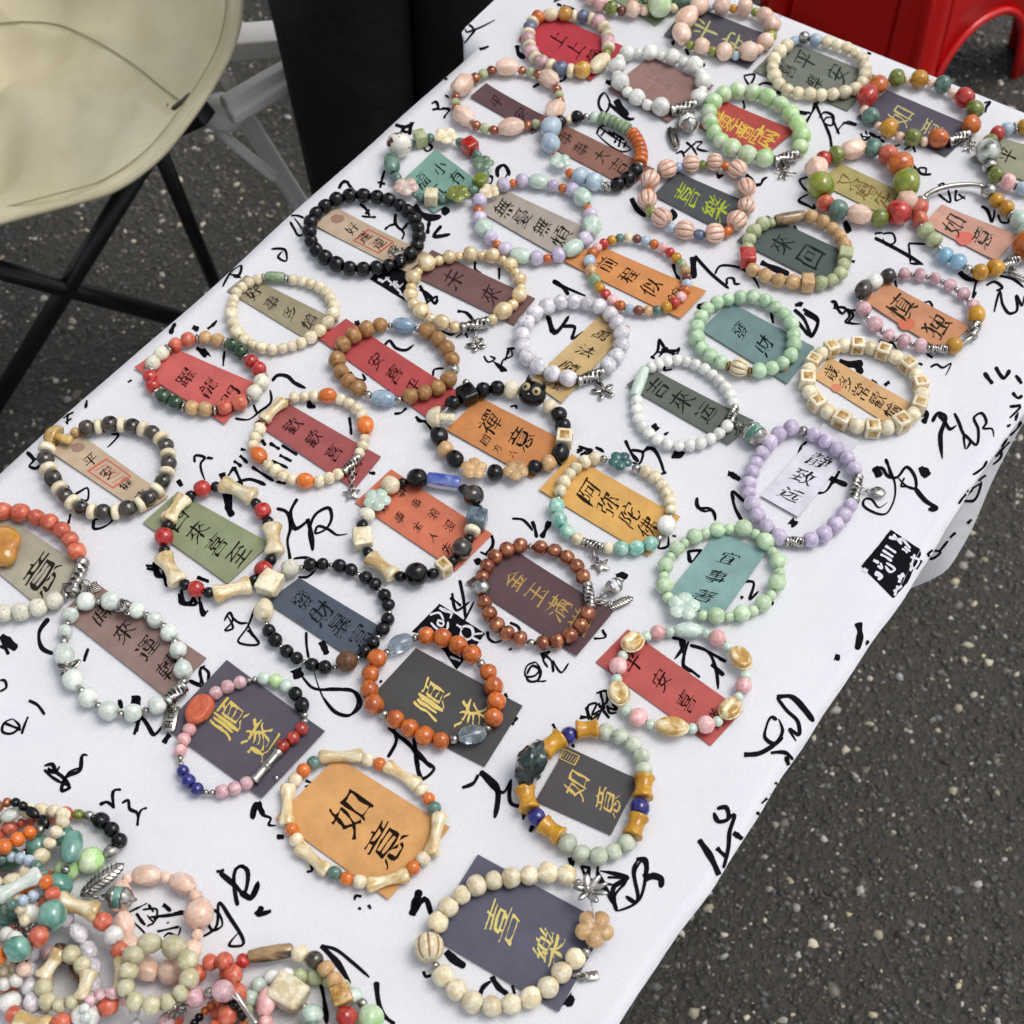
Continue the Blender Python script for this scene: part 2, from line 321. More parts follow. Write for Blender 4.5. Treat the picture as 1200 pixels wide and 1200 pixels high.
def build_cloth():
    HL, HR = .26, .07
    ns = frange(-HL, -.012, 26)+[-.008, -.004, -.0015]+frange(0, WID, 60)+[WID+.0015, WID+.004, WID+.008]+frange(WID+.012, WID+HR, 22)
    ss = frange(SN-.3, SN-.006, 12)+frange(SN, SF, 190)+frange(SF+.006, SF+.3, 14)
    V = [cloth_pt(s, n) for s in ss for n in ns]; w = len(ns)
    F = [(i*w+j, i*w+j+1, (i+1)*w+j+1, (i+1)*w+j) for i in range(len(ss)-1) for j in range(w-1)]
    m, nt, b, L = new_mat('white_woven_cotton')
    tc = nd(nt, 'ShaderNodeTexCoord'); mp = nd(nt, 'ShaderNodeMapping'); mp.inputs['Rotation'].default_value = (0, 0, -TA+R(8))
    L.new(tc.outputs['Object'], mp.inputs[0])
    w1 = nd(nt, 'ShaderNodeTexWave', bands_direction='Y'); w1.inputs['Scale'].default_value = 215; w1.inputs['Distortion'].default_value = 1.2; w1.inputs['Detail'].default_value = 2; w1.inputs['Detail Scale'].default_value = .4
    w2 = nd(nt, 'ShaderNodeTexWave', bands_direction='X'); w2.inputs['Scale'].default_value = 420; w2.inputs['Distortion'].default_value = 1.
    L.new(mp.outputs[0], w1.inputs[0]); L.new(mp.outputs[0], w2.inputs[0])
    n1 = nd(nt, 'ShaderNodeTexNoise'); n1.inputs['Scale'].default_value = 7; n1.inputs['Detail'].default_value = 3
    n2 = nd(nt, 'ShaderNodeTexNoise'); n2.inputs['Scale'].default_value = 900; n2.inputs['Detail'].default_value = 2
    L.new(tc.outputs['Object'], n1.inputs[0]); L.new(tc.outputs['Object'], n2.inputs[0])
    ad = nd(nt, 'ShaderNodeMath', operation='ADD'); L.new(w1.outputs['Fac'], ad.inputs[0]); L.new(w2.outputs['Fac'], ad.inputs[1])
    a2 = nd(nt, 'ShaderNodeMath', operation='ADD'); L.new(ad.outputs[0], a2.inputs[0]); L.new(n2.outputs[0], a2.inputs[1])
    mr = nd(nt, 'ShaderNodeMapRange'); mr.inputs[2].default_value = 3; L.new(a2.outputs[0], mr.inputs[0])
    rp = nd(nt, 'ShaderNodeValToRGB'); rp.color_ramp.elements[0].color = (.65, .652, .68, 1); rp.color_ramp.elements[1].color = (.79, .793, .822, 1)
    L.new(mr.outputs[0], rp.inputs[0]); L.new(rp.outputs[0], b.inputs['Base Color'])
    b.inputs['Roughness'].default_value = .85; b.inputs['Sheen Weight'].default_value = .2
    bp = nd(nt, 'ShaderNodeBump'); bp.inputs['Strength'].default_value = .35; bp.inputs['Distance'].default_value = .0003; L.new(a2.outputs[0], bp.inputs['Height'])
    b2 = nd(nt, 'ShaderNodeBump'); b2.inputs['Strength'].default_value = .6; b2.inputs['Distance'].default_value = .016
    # soft rumples
    mm = nd(nt, 'ShaderNodeMapping'); mm.inputs['Rotation'].default_value = (0, 0, -TA); mm.inputs['Scale'].default_value = (.8, 1.8, 1); L.new(tc.outputs['Object'], mm.inputs[0])
    L.new(mm.outputs[0], n1.inputs[0]); L.new(n1.outputs[0], b2.inputs['Height']); L.new(bp.outputs[0], b2.inputs['Normal']); L.new(b2.outputs[0], b.inputs['Normal'])
    me = pydata('tablecloth', V, F, m); o = obj('tablecloth', me)
    tag(o, 'white cotton tablecloth printed with black brush calligraphy, spread under all the bracelets', 'tablecloth')
    return o, BVHTree.FromPolygons(V, F)
CLOTH, BVH = build_cloth()
def hit(u, v, off=.0003):
    r = BVH.ray_cast(Vector((0, 0, CAMZ)), ray(u, v).normalized())
    if r[0] is None: return None
    nrm = r[1] if r[1].dot(ray(u, v)) < 0 else -r[1]
    return r[0]+nrm*off
def build_table():
    t = empty('folding_table', tuple(tp((SF+SN)/2, (EL+ER)/2, 0)))
    tag(t, 'folding trestle table hidden beneath the printed white cloth', 'table')
    top = noisy('white_plastic_top', (200,200,196), (212,212,208), 30, rough=.5); leg = simple('grey_steel_leg', (120,122,124), .35, Metallic=.8)
    def box(name, pts, m):
        v = [tp(s, n, z)-t.location for z in (pts[4], pts[5]) for s, n in ((pts[0], pts[2]), (pts[1], pts[2]), (pts[1], pts[3]), (pts[0], pts[3]))]
        obj(name, pydata(name, v, [(3,2,1,0),(4,5,6,7),(0,1,5,4),(1,2,6,5),(2,3,7,6),(3,0,4,7)], m, False), t)
    box('tabletop', (SN+.008, SF-.008, EL+.008, ER-.008, TABLE-.035, TABLE-.003), top)
    for s in (SN+.12, SF-.12):
        for n in (EL+.13, ER-.13):
            o = obj('leg', mesh_of('leg', sweep([tp(s, n, 0)-t.location, tp(s, n, TABLE-.036)-t.location], .014), leg), t)
        obj('crossbar', mesh_of('crossbar', sweep([tp(s, EL+.13, .2)-t.location, tp(s, ER-.13, .2)-t.location], .01), leg), t)
build_table()
# ---------------------------------------------------------------- bead shapes (unit length along X, unit diameter)
def lathe(prof, seg=18, mod=None):
    bm = bmesh.new(); rings = []
    for x, r in prof:
        rings.append([bm.verts.new((x, r*(mod(x, a) if mod else 1)*math.cos(a), r*(mod(x, a) if mod else 1)*math.sin(a))) for a in [2*math.pi*k/seg for k in range(seg)]])
    for a, b in zip(rings, rings[1:]):
        for k in range(seg): bm.faces.new((a[k], a[(k+1) % seg], b[(k+1) % seg], b[k]))
    bm.faces.new(rings[0][::-1]); bm.faces.new(rings[-1]); bmesh.ops.recalc_face_normals(bm, faces=bm.faces); return bm
def ball_prof(n=9, hole=.1, flat=1.):
    a0 = math.asin(hole*2); out = [(-.5*math.cos(a0)+.05, hole*.8)]
    for i in range(n+1):
        a = a0+(math.pi-2*a0)*i/n; x = -.5*math.cos(a); r = .5*math.sin(a)**flat
        out.append((x, r))
    out.append((.5*math.cos(a0)-.05, hole*.8)); return out
def rbox(sx, sy, sz, bev=.1, seg=2):
    bm = bmesh.new(); bmesh.ops.create_cube(bm, size=1); bmesh.ops.scale(bm, vec=(sx, sy, sz), verts=bm.verts)
    bmesh.ops.bevel(bm, geom=bm.edges[:], offset=bev, segments=seg, affect='EDGES', profile=.6); return bm
def ico(sub=2):
    bm = bmesh.new(); bmesh.ops.create_icosphere(bm, subdivisions=sub, radius=.5); return bm
def lump(bm, amp, fr, seed):
    for v in bm.verts: v.co += v.co.normalized()*amp*noise.noise(v.co*fr+Vector((seed, 0, 0)))
def join(bms):
    out = bmesh.new()
    for b, mi, mat in bms:
        for f in b.faces: f.material_index = mi
        me = bpy.data.meshes.new('t'); b.transform(mat); b.to_mesh(me); b.free(); out.from_mesh(me); bpy.data.meshes.remove(me)
    return out
I4 = Matrix.Identity(4)
def T3(x=0, y=0, z=0): return Matrix.Translation((x, y, z))
def flower(pet=5, thick=.34):
    bm = bmesh.new(); n = 60; rs = [1, .93, .78, .5, .22]
    def rad(a, f): return (.37+.13*abs(math.cos(pet*a/2))**.7)*f
    def h(a, f): return thick/2*(1-max(0, (f-.6)/.4)**2.2)-.10*(1-abs(math.cos(pet*a/2)))**2*(f if f > .3 else 0)-(.06 if f < .3 else 0)
    tops = []
    for sgn in (1, -1):
        rings = [[bm.verts.new((rad(a, f)*math.cos(a), rad(a, f)*math.sin(a), sgn*max(h(a, f), .02))) for a in [2*math.pi*k/n for k in range(n)]] for f in rs]
        c = bm.verts.new((0, 0, sgn*(thick/2-.09)))
        for a, b in zip(rings, rings[1:]):
            for k in range(n): bm.faces.new((a[k], a[(k+1) % n], b[(k+1) % n], b[k]))
        for k in range(n): bm.faces.new((rings[-1][k], rings[-1][(k+1) % n], c))
        tops.append(rings[0])
    for k in range(n): bm.faces.new((tops[0][k], tops[0][(k+1) % n], tops[1][(k+1) % n], tops[1][k]))
    bmesh.ops.recalc_face_normals(bm, faces=bm.faces); return bm
def shape(code, col):
    m = MT[col]
    if code in 'rs': return mesh_of('bead', lathe(ball_prof(flat=.85)), m)
    if code == 'p':
        def md(x, a): return 1-.13*(1-abs(math.sin(4*a)))**2.2*(1-abs(2*x)**4)
        bm = lathe(ball_prof(flat=.8), 64, md)
        for f in bm.faces:
            c = f.calc_center_median()
            if abs(c.x) < .44 and abs(math.sin(4*math.atan2(c.z, c.y))) < .30: f.material_index = 1
        return mesh_of('fluted_bead', bm, [m, M_GROOVE.get(col, m)])
    if code == 'd': return mesh_of('disc_bead', lathe([(-.4, .12), (-.5, .3), (-.44, .42), (-.25, .5), (.25, .5), (.44, .42), (.5, .3), (.4, .12)]), m)
    if code == 'k': return mesh_of('daisy_spacer', lathe([(-.5, .2), (-.4, .38), (0, .5), (.4, .38), (.5, .2)], 40, lambda x, a: .86+.16*abs(math.cos(5*a))), m)
    if code == 'q': return mesh_of('metal_bead', lathe(ball_prof(6, .1), 14), m)
    if code == 'o': return mesh_of('oval_bead', lathe(ball_prof(10, .08, .8), 8 if col in ('GC',) else 18), m)
    if code == 'O': return mesh_of('long_bead', lathe([(-.47, .1), (-.5, .3), (-.46, .4), (-.2, .47), (.2, .47), (.46, .4), (.5, .3), (.47, .1)], 18), m)
    if code == 'n':
        def md(x, a): return 1+.07*math.cos(5*a+x*3.5)+.03*math.cos(10*a+x*5)
        bm = lathe([(-.45, .07), (-.5, .14), (-.47, .25), (-.36, .38), (-.18, .48), (.04, .5), (.2, .46), (.36, .35), (.47, .22), (.5, .13), (.45, .07)], 30, md)
        return mesh_of('faceted_nugget', bm, m)
    if code == 'N':
        bm = ico(4)
        for v in bm.verts:
            p = v.co.copy(); v.co = Vector((p.x, p.y, max(-.34, min(.34, p.z*1.1)))); v.co += v.co*.10*noise.noise(p*3)
        return mesh_of('flat_chunk_bead', bm, m)
    if code == 'B':
        pr = [(-.46, .1), (-.5, .3), (-.48, .42), (-.42, .5), (-.34, .49), (-.24, .41), (-.1, .36), (.06, .36), (.2, .40), (.32, .47), (.42, .5), (.48, .42), (.5, .28), (.46, .1)]
        return mesh_of('bone_shaped_bead', lathe(pr, 24, lambda x, a: 1+.13*min(1, abs(x)*2.2)*math.cos(2*a)-.06*noise.noise(Vector((x*4, a, 0)))), m)
    if code == 'D': return mesh_of('drum_bead', lathe([(-.46, .15), (-.5, .42), (-.46, .5), (-.38, .49), (-.28, .42), (0, .38), (.28, .42), (.38, .49), (.46, .5), (.5, .42), (.46, .15)], 22), m)
    if code == 'c': return mesh_of('cube_bead', rbox(.92, .92, .92, .12), m)
    if code == 'g':
        parts = [(rbox(.94, .94, .94, .07), 0, I4)]
        for ax, an in (((0, 1, 0), 0), ((1, 0, 0), 90), ((1, 0, 0), -90), ((1, 0, 0), 180)):
            parts.append((rbox(.56, .56, .06, .03, 1), 1, Matrix.Rotation(R(an), 4, Vector(ax))@T3(0, 0, .465)))
        return mesh_of('framed_cube_bead', join(parts), [m, M_GILT])
    if code == 'K':
        bm = rbox(.96, .96, .8, .2, 3); bmesh.ops.subdivide_edges(bm, edges=bm.edges[:], cuts=1)
        if col != 'BK': lump(bm, .14, 4, 3)
        return mesh_of('carved_block_bead', bm, m)
    if code in 'fF': return mesh_of('flower_bead', flower(), m)
    if code == 'Y':   # lotus or butterfly plate
        bms = []
        for k, (a, l) in enumerate(((90, .5), (45, .56), (135, .56), (10, .6), (170, .6), (-40, .4), (-140, .4))):
            b = ico(2); bmesh.ops.scale(b, vec=(l, .2, .09), verts=b.verts)
            bms.append((b, 0, Matrix.Rotation(R(a), 4, 'Z')@T3(l*.48, 0, 0)@Matrix.Rotation(R(-8), 4, 'Y')))
        b = ico(1); bmesh.ops.scale(b, vec=(.22, .22, .2), verts=b.verts); bms.append((b, 0, T3(0, 0, .04)))
        return mesh_of('lotus_spacer', join(bms), m)
    if code == 't':
        pr = [(-.5, .2), (-.5, .46), (-.44, .5), (-.38, .42)]+[(x, .43) for x in frange(-.34, .34, 14)]+[(.38, .42), (.44, .5), (.5, .46), (.5, .2)]
        bm = lathe(pr, 40, lambda x, a: 1 if abs(x) > .36 else 1+.2*math.sin(3*a+x*14)*math.cos(x*22))
        for f in bm.faces:
            c = f.calc_center_median()
            if abs(c.x) < .35 and math.sin(3*math.atan2(c.z, c.y)+c.x*14)*math.cos(c.x*22) < -.15: f.material_index = 1
        return mesh_of('ornate_silver_tube', bm, [m, M_RECESS])
    if code == 'T': return mesh_of('smooth_silver_tube', lathe([(-.5, .3), (-.49, .5), (-.42, .5), (-.4, .42), (.4, .42), (.42, .5), (.49, .5), (.5, .3)], 16), m)
    if code == 'W': return mesh_of('bamboo_tube', lathe([(-.5, .2), (-.5, .48), (-.46, .5), (-.4, .42), (-.1, .36), (-.03, .42), (0, .46), (.03, .42), (.1, .36), (.4, .42), (.46, .5), (.5, .48), (.5, .2)], 20), m if col == 'SV' else m)
    if code == 'P':
        bm = lathe([(-.48, .15), (-.5, .42), (-.46, .48)]+[(x, .5) for x in frange(-.3, .3, 6)]+[(.46, .48), (.5, .42), (.48, .15)], 20)
        for f in bm.faces:
            c = f.calc_center_median()
            if c.z > .2 and abs(c.x) < .4 or (abs(c.x) > .44 and c.z > 0): f.material_index = 1
        return mesh_of('porcelain_tube', bm, [m, M_BLUE])
    if code == 'e':
        b = ico(3)
        for v in b.verts:
            v.co.y *= 1.0; v.co.z = max(-.27, min(.27, v.co.z)); v.co.z -= .07*math.exp(-(v.co.y*9)**2)*(1 if v.co.z > 0 else 0)
        rim = bmesh.new(); rr = sweep([Vector((.5*math.cos(a), .5*math.sin(a), 0)) for a in frange(0, 2*math.pi, 28)], .05, 6, False)
        return mesh_of('cowrie_bead', join([(b, 1, I4), (rr, 0, I4)]), [MT['BO'], m])
    if code == 'X':   # mushroom charm bead: cap plus stem
        cap = lathe([(-.5, .02), (-.44, .26), (-.3, .42), (-.12, .5), (-.02, .48), (-.06, .3), (-.06, .1)], 22)
        st = lathe([(-.1, .2), (.1, .17), (.34, .2), (.46, .2), (.5, .1)], 14)
        return mesh_of('mushroom_bead', join([(cap, 0, I4), (st, 0, I4)]), m)
    if code == 'C':   # cat head, face up
        hd = ico(3); bmesh.ops.scale(hd, vec=(1, .92, .8), verts=hd.verts); parts = [(hd, 0, I4)]
        for s in (-1, 1):
            e = bmesh.new(); bmesh.ops.create_cone(e, cap_ends=True, segments=8, radius1=.17, radius2=.02, depth=.3)
            parts.append((e, 0, T3(.3*s, .40, .14)@Matrix.Rotation(R(-62), 4, 'X')@Matrix.Rotation(R(18*s), 4, 'Y')))
            y = ico(2); bmesh.ops.scale(y, vec=(.32, .32, .12), verts=y.verts); parts.append((y, 1, T3(.2*s, .10, .345)@Matrix.Rotation(R(18*s), 4, 'Y')))
            q = ico(1); bmesh.ops.scale(q, vec=(.13, .16, .1), verts=q.verts); parts.append((q, 0, T3(.215*s, .09, .40)))
        nz = ico(1); bmesh.ops.scale(nz, vec=(.1, .08, .08), verts=nz.verts); parts.append((nz, 1, T3(0, -.1, .38)))
        return mesh_of('cat_head_bead', join(parts), [m, M_EYE])
    if code == 'H':
        bm = ico(4); lump(bm, .2, 3.2, 4); lump(bm, .05, 8, 1); return mesh_of('carved_beast_bead', bm, m)
    raise ValueError(code)
# code: (default length, diameter factor, diameter grows with length, height factor, lies flat)
SH = dict(r=(1, 1, 1, 1, 0), s=(.65, 1, 1, 1, 0), p=(1.2, 1, 1, .95, 0), d=(.5, .95, 0, 1, 0), k=(.3, .82, 0, 1, 0), q=(.42, .5, 0, 1, 0),
 o=(1.6, 1.05, 0, .9, 0), O=(2.2, .95, 0, .95, 0), n=(1.6, 1.12, 0, .95, 0), N=(2.3, 1.8, 0, .7, 1), B=(2.2, 1.0, 0, .9, 1), D=(1.3, 1.12, 0, 1, 0),
 c=(1, .98, 1, 1, 1), g=(1.1, .92, 1, 1, 1), K=(1.5, .95, 1, .9, 1), f=(1.8, 1, 1, .75, 1), F=(1.8, 1, 1, .75, 1), Y=(1, 2.2, 0, 1.2, 1), t=(1.6, .8, 0, 1, 0), T=(2, .42, 0, 1, 0),
 W=(3, .95, 0, 1, 0), P=(2.4, 1.1, 0, 1, 0), e=(1.7, 1.25, 0, 1.1, 1), X=(2, .85, 1, .7, 1), C=(2, .95, 1, .9, 1), H=(2.6, 1.7, 0, 1.4, 0))
CACHE = {}
PNAME = dict(r='bead', s='bead', p='fluted_bead', d='disc_bead', k='daisy_spacer', q='metal_bead', o='oval_bead', O='long_bead', n='nugget_bead', N='flat_nugget', B='bone_bead', D='drum_bead',
 c='cube_bead', g='framed_cube_bead', K='block_bead', f='flower_bead', F='flower_bead', Y='lotus_spacer', t='silver_tube', T='silver_tube', W='bamboo_tube', P='porcelain_tube', e='cowrie_bead', X='mushroom_bead', C='cat_head_bead', H='carved_bead')
placed = []          # (x, y, z, r) of every bead of the heap, for stacking
def parse(spec):
    segs = []
    for chunk in spec.split('/'):
        w = chunk.split(); x, y = map(float, w[0].split(','))
        toks = []
        for t in w[1:]:
            n = 1
            if '*' in t: t, n = t.split('*'); n = int(n)
            if '@' in t: t, sz = t.split('@'); sz = float(sz)
            else: sz = None
            c = t[0]; col = t[1:] or 'SV'
            sz2 = sz if sz else SH[c][0] if c in SH else 3
            if c == 's' and sz: sz2 = sz*.65 if sz > 1.01 else .65*sz
            toks += [(c, col, sz2)]*n
        segs.append((x, y, toks))
    return segs
GRP = 'bead bracelets laid out on the cloth'
def bracelet(z, spec, label, group=GRP, level=None, base=.0010, cord=True):
    segs = parse(spec); zc = TABLE+base+.0042+(level or 0)*.0065
    pts = []
    for x, y, t in segs:
        p = at(*zp(z, x, y), zc); p.z = 0; pts.append(p)
    smp, idx = crom(pts, True, 14)
    cum = [0]
    for a, b in zip(smp, smp[1:]): cum.append(cum[-1]+(b-a).length)
    def on(s):
        s %= cum[-1]; lo, hi = 0, len(cum)-1
        while hi-lo > 1:
            mid = (lo+hi)//2
            if cum[mid] <= s: lo = mid
            else: hi = mid
        k = (s-cum[lo])/max(1e-9, cum[hi]-cum[lo]); return smp[lo].lerp(smp[hi], k), (smp[hi]-smp[lo]).normalized()
    mk = [i for i, sg in enumerate(segs) if sg[2]]
    totw = sum(t[2] for sg in segs for t in sg[2]); D = cum[-1]/totw
    cen = sum(pts, Vector())/len(pts); cen.z = TABLE+base
    root = empty('bead_bracelet', cen); tag(root, label, 'bracelet', group)
    out = []
    for j, i in enumerate(mk):
        s0 = cum[idx[i]]; nx = mk[(j+1) % len(mk)]; s1 = cum[idx[nx]] if j+1 < len(mk) else cum[-1]+cum[idx[mk[0]]]
        toks = segs[i][2]; toks = [(c, col, sz*random.uniform(.93, 1.07) if c in 'rsn' else sz) for c, col, sz in toks]; wsum = sum(t[2] for t in toks); u = (s1-s0)/wsum; s = s0
        for c, col, sz in toks:
            L_ = sz*u; out.append([c, col, sz, s, s+L_, u]); s += L_
    heights = []
    for e in out:
        c, col, sz, a, b, u = e; d0 = SH[c][1]*(sz if (SH[c][2]) else 1)*(D*.6+min(u, D*1.25)*.4) if c in SH else .0022
        if c in 'rsp': d0 = min(d0*1.09, (b-a)*1.24)
        elif c in 'doOnBDcg': d0 *= 1.10
        hz = d0*(SH[c][3] if c in SH else 1)
        zz = max(hz/2, D*.40) if c not in 'fFYXCeN' else hz/2
        heights.append([d0, hz, zz])
    if level is not None:      # let the strand settle on what already lies in the heap
        zs = []
        for e, h in zip(out, heights):
            p, t = on((e[3]+e[4])/2); r = h[0]/2; zz = r
            for q in placed:
                dd = math.hypot(p.x-q[0], p.y-q[1]); rr = (r+q[3])*.96
                if dd < rr: zz = max(zz, q[2]+math.sqrt(rr*rr-dd*dd))
            zs.append(zz)
        n = len(zs)
        for _ in range(5): zs = [max(zs[k], (zs[k-1]+zs[k]*1.2+zs[(k+1) % n])/3.2) for k in range(n)]
        for h, zz in zip(heights, zs): h[2] = zz
        for e, h in zip(out, heights):
            for f in ((.5,) if e[2] < 1.5 else (.2, .5, .8)):
                p, t = on(e[3]+(e[4]-e[3])*f); placed.append((p.x, p.y, h[2], h[0]/2))
    zcord = []
    for e, h in zip(out, heights):
        c, col, sz, a, b, u = e; d0, hz, zz = h
        p, t = on((a+b)/2); p0, _ = on(a); p1, _ = on(b); ch = p1-p0
        t = ch.normalized() if ch.length > 1e-6 else t
        z0 = TABLE+base+zz; zcord.append(((a+b)/2, z0))
        if c == 'A':
            ps = []
            for k in range(13):
                q, _ = on(a+(b-a)*k/12); q.z = z0+.001; ps.append(q-root.location)
            obj('silver_bar', mesh_of('silver_bar', sweep(ps, .0017, 12), MT['SV']), root); continue
        key = (c, col)
        if c in 'rs': key = (c, col, random.randint(0, 3))
        if key not in CACHE:
            CACHE[key] = shape(c, col)
            if c in 'rs':
                am = .10 if col in ('CR','WH','WG','IV','IC','LG','PG','JG','JL','MI','LV','PE','DP','WD','TN','CO','GD') else .05
                for q in CACHE[key].vertices: q.co = q.co*(1+am*noise.noise(q.co*2.2+Vector((key[2]*9, len(CACHE), 0))))*(1+.03*math.cos(3*math.atan2(q.co.z, q.co.y)+key[2]))
        me = CACHE[key]; o = bpy.data.objects.new(PNAME[c], me); link(o, root)
        flat = SH[c][4] or level is None and c in 'pt'
        if len(me.materials) and col != 'CR' and c in ('r',) and False: pass
        ln = max(ch.length, .0006)*(1.06 if c in 'rspBoOnN' else 1.0)
        yv = Vector((0, 0, 1)).cross(t).normalized(); zv = Vector((0, 0, 1))
        if level is not None and c not in 'fFC':
            k = out.index(e); dz = (heights[(k+1) % len(out)][2]-heights[k-1][2]); hd = ch.length*2.2
            t = Vector((t.x, t.y, max(-.8, min(.8, dz/max(hd, .004))))).normalized(); yv = Vector((0, 0, 1)).cross(t).normalized(); zv = t.cross(yv)
        rm = Matrix((t, yv, zv)).transposed().to_4x4()
        if c == 'X':   # stem points inward
            inn = (cen-p); inn.z = 0; inn.normalize(); t = (inn+t*.25).normalized(); yv = Vector((0, 0, 1)).cross(t); rm = Matrix((t, yv, zv)).transposed().to_4x4()
        if c == 'C':
            rm = Matrix((Vector((.86, -.51, 0)), Vector((.51, .86, 0)), Vector((0, 0, 1)))).transposed().to_4x4()@Matrix.Rotation(R(30), 4, 'X')
        roll = 0 if flat or c == 'C' else random.uniform(-3.1, 3.1) if c in 'rsdkq' else random.uniform(-.4, .4)
        wob = random.uniform(-.05, .05) if c in 'rspdcgnoD' else 0
        sc = (ln, d0, hz)
        if c in 'fFHCXK': sc = (d0 if c in 'fF' else ln if c != 'X' else d0*1.15, d0, hz if c != 'f' else hz)
        o.matrix_local = Matrix.Translation(p*1.0-Vector((root.location.x, root.location.y, 0))+Vector((0, 0, z0-root.location.z)))@rm@Matrix.Rotation(wob, 4, 'Z')@Matrix.Rotation(roll, 4, 'X')@Matrix.Diagonal((sc[0], sc[1]*(1+random.uniform(-.03, .03) if c in 'rs' else 1), sc[2], 1))
        if c == 'f' and col in ('CG', 'CR', 'PC'): pass
    if cord:
        ps = []
        for k in range(len(zcord)*2):
            s = zcord[k//2][0] if k % 2 == 0 else None
            if s is None: continue
            q, _ = on(s); q.z = zcord[k//2][1]; ps.append(q-root.location)
        c2, _ = crom(ps, True, 3)
        obj('elastic_cord', mesh_of('elastic_cord', sweep(c2, .00045, 5, False), M_CORD), root)
    return root
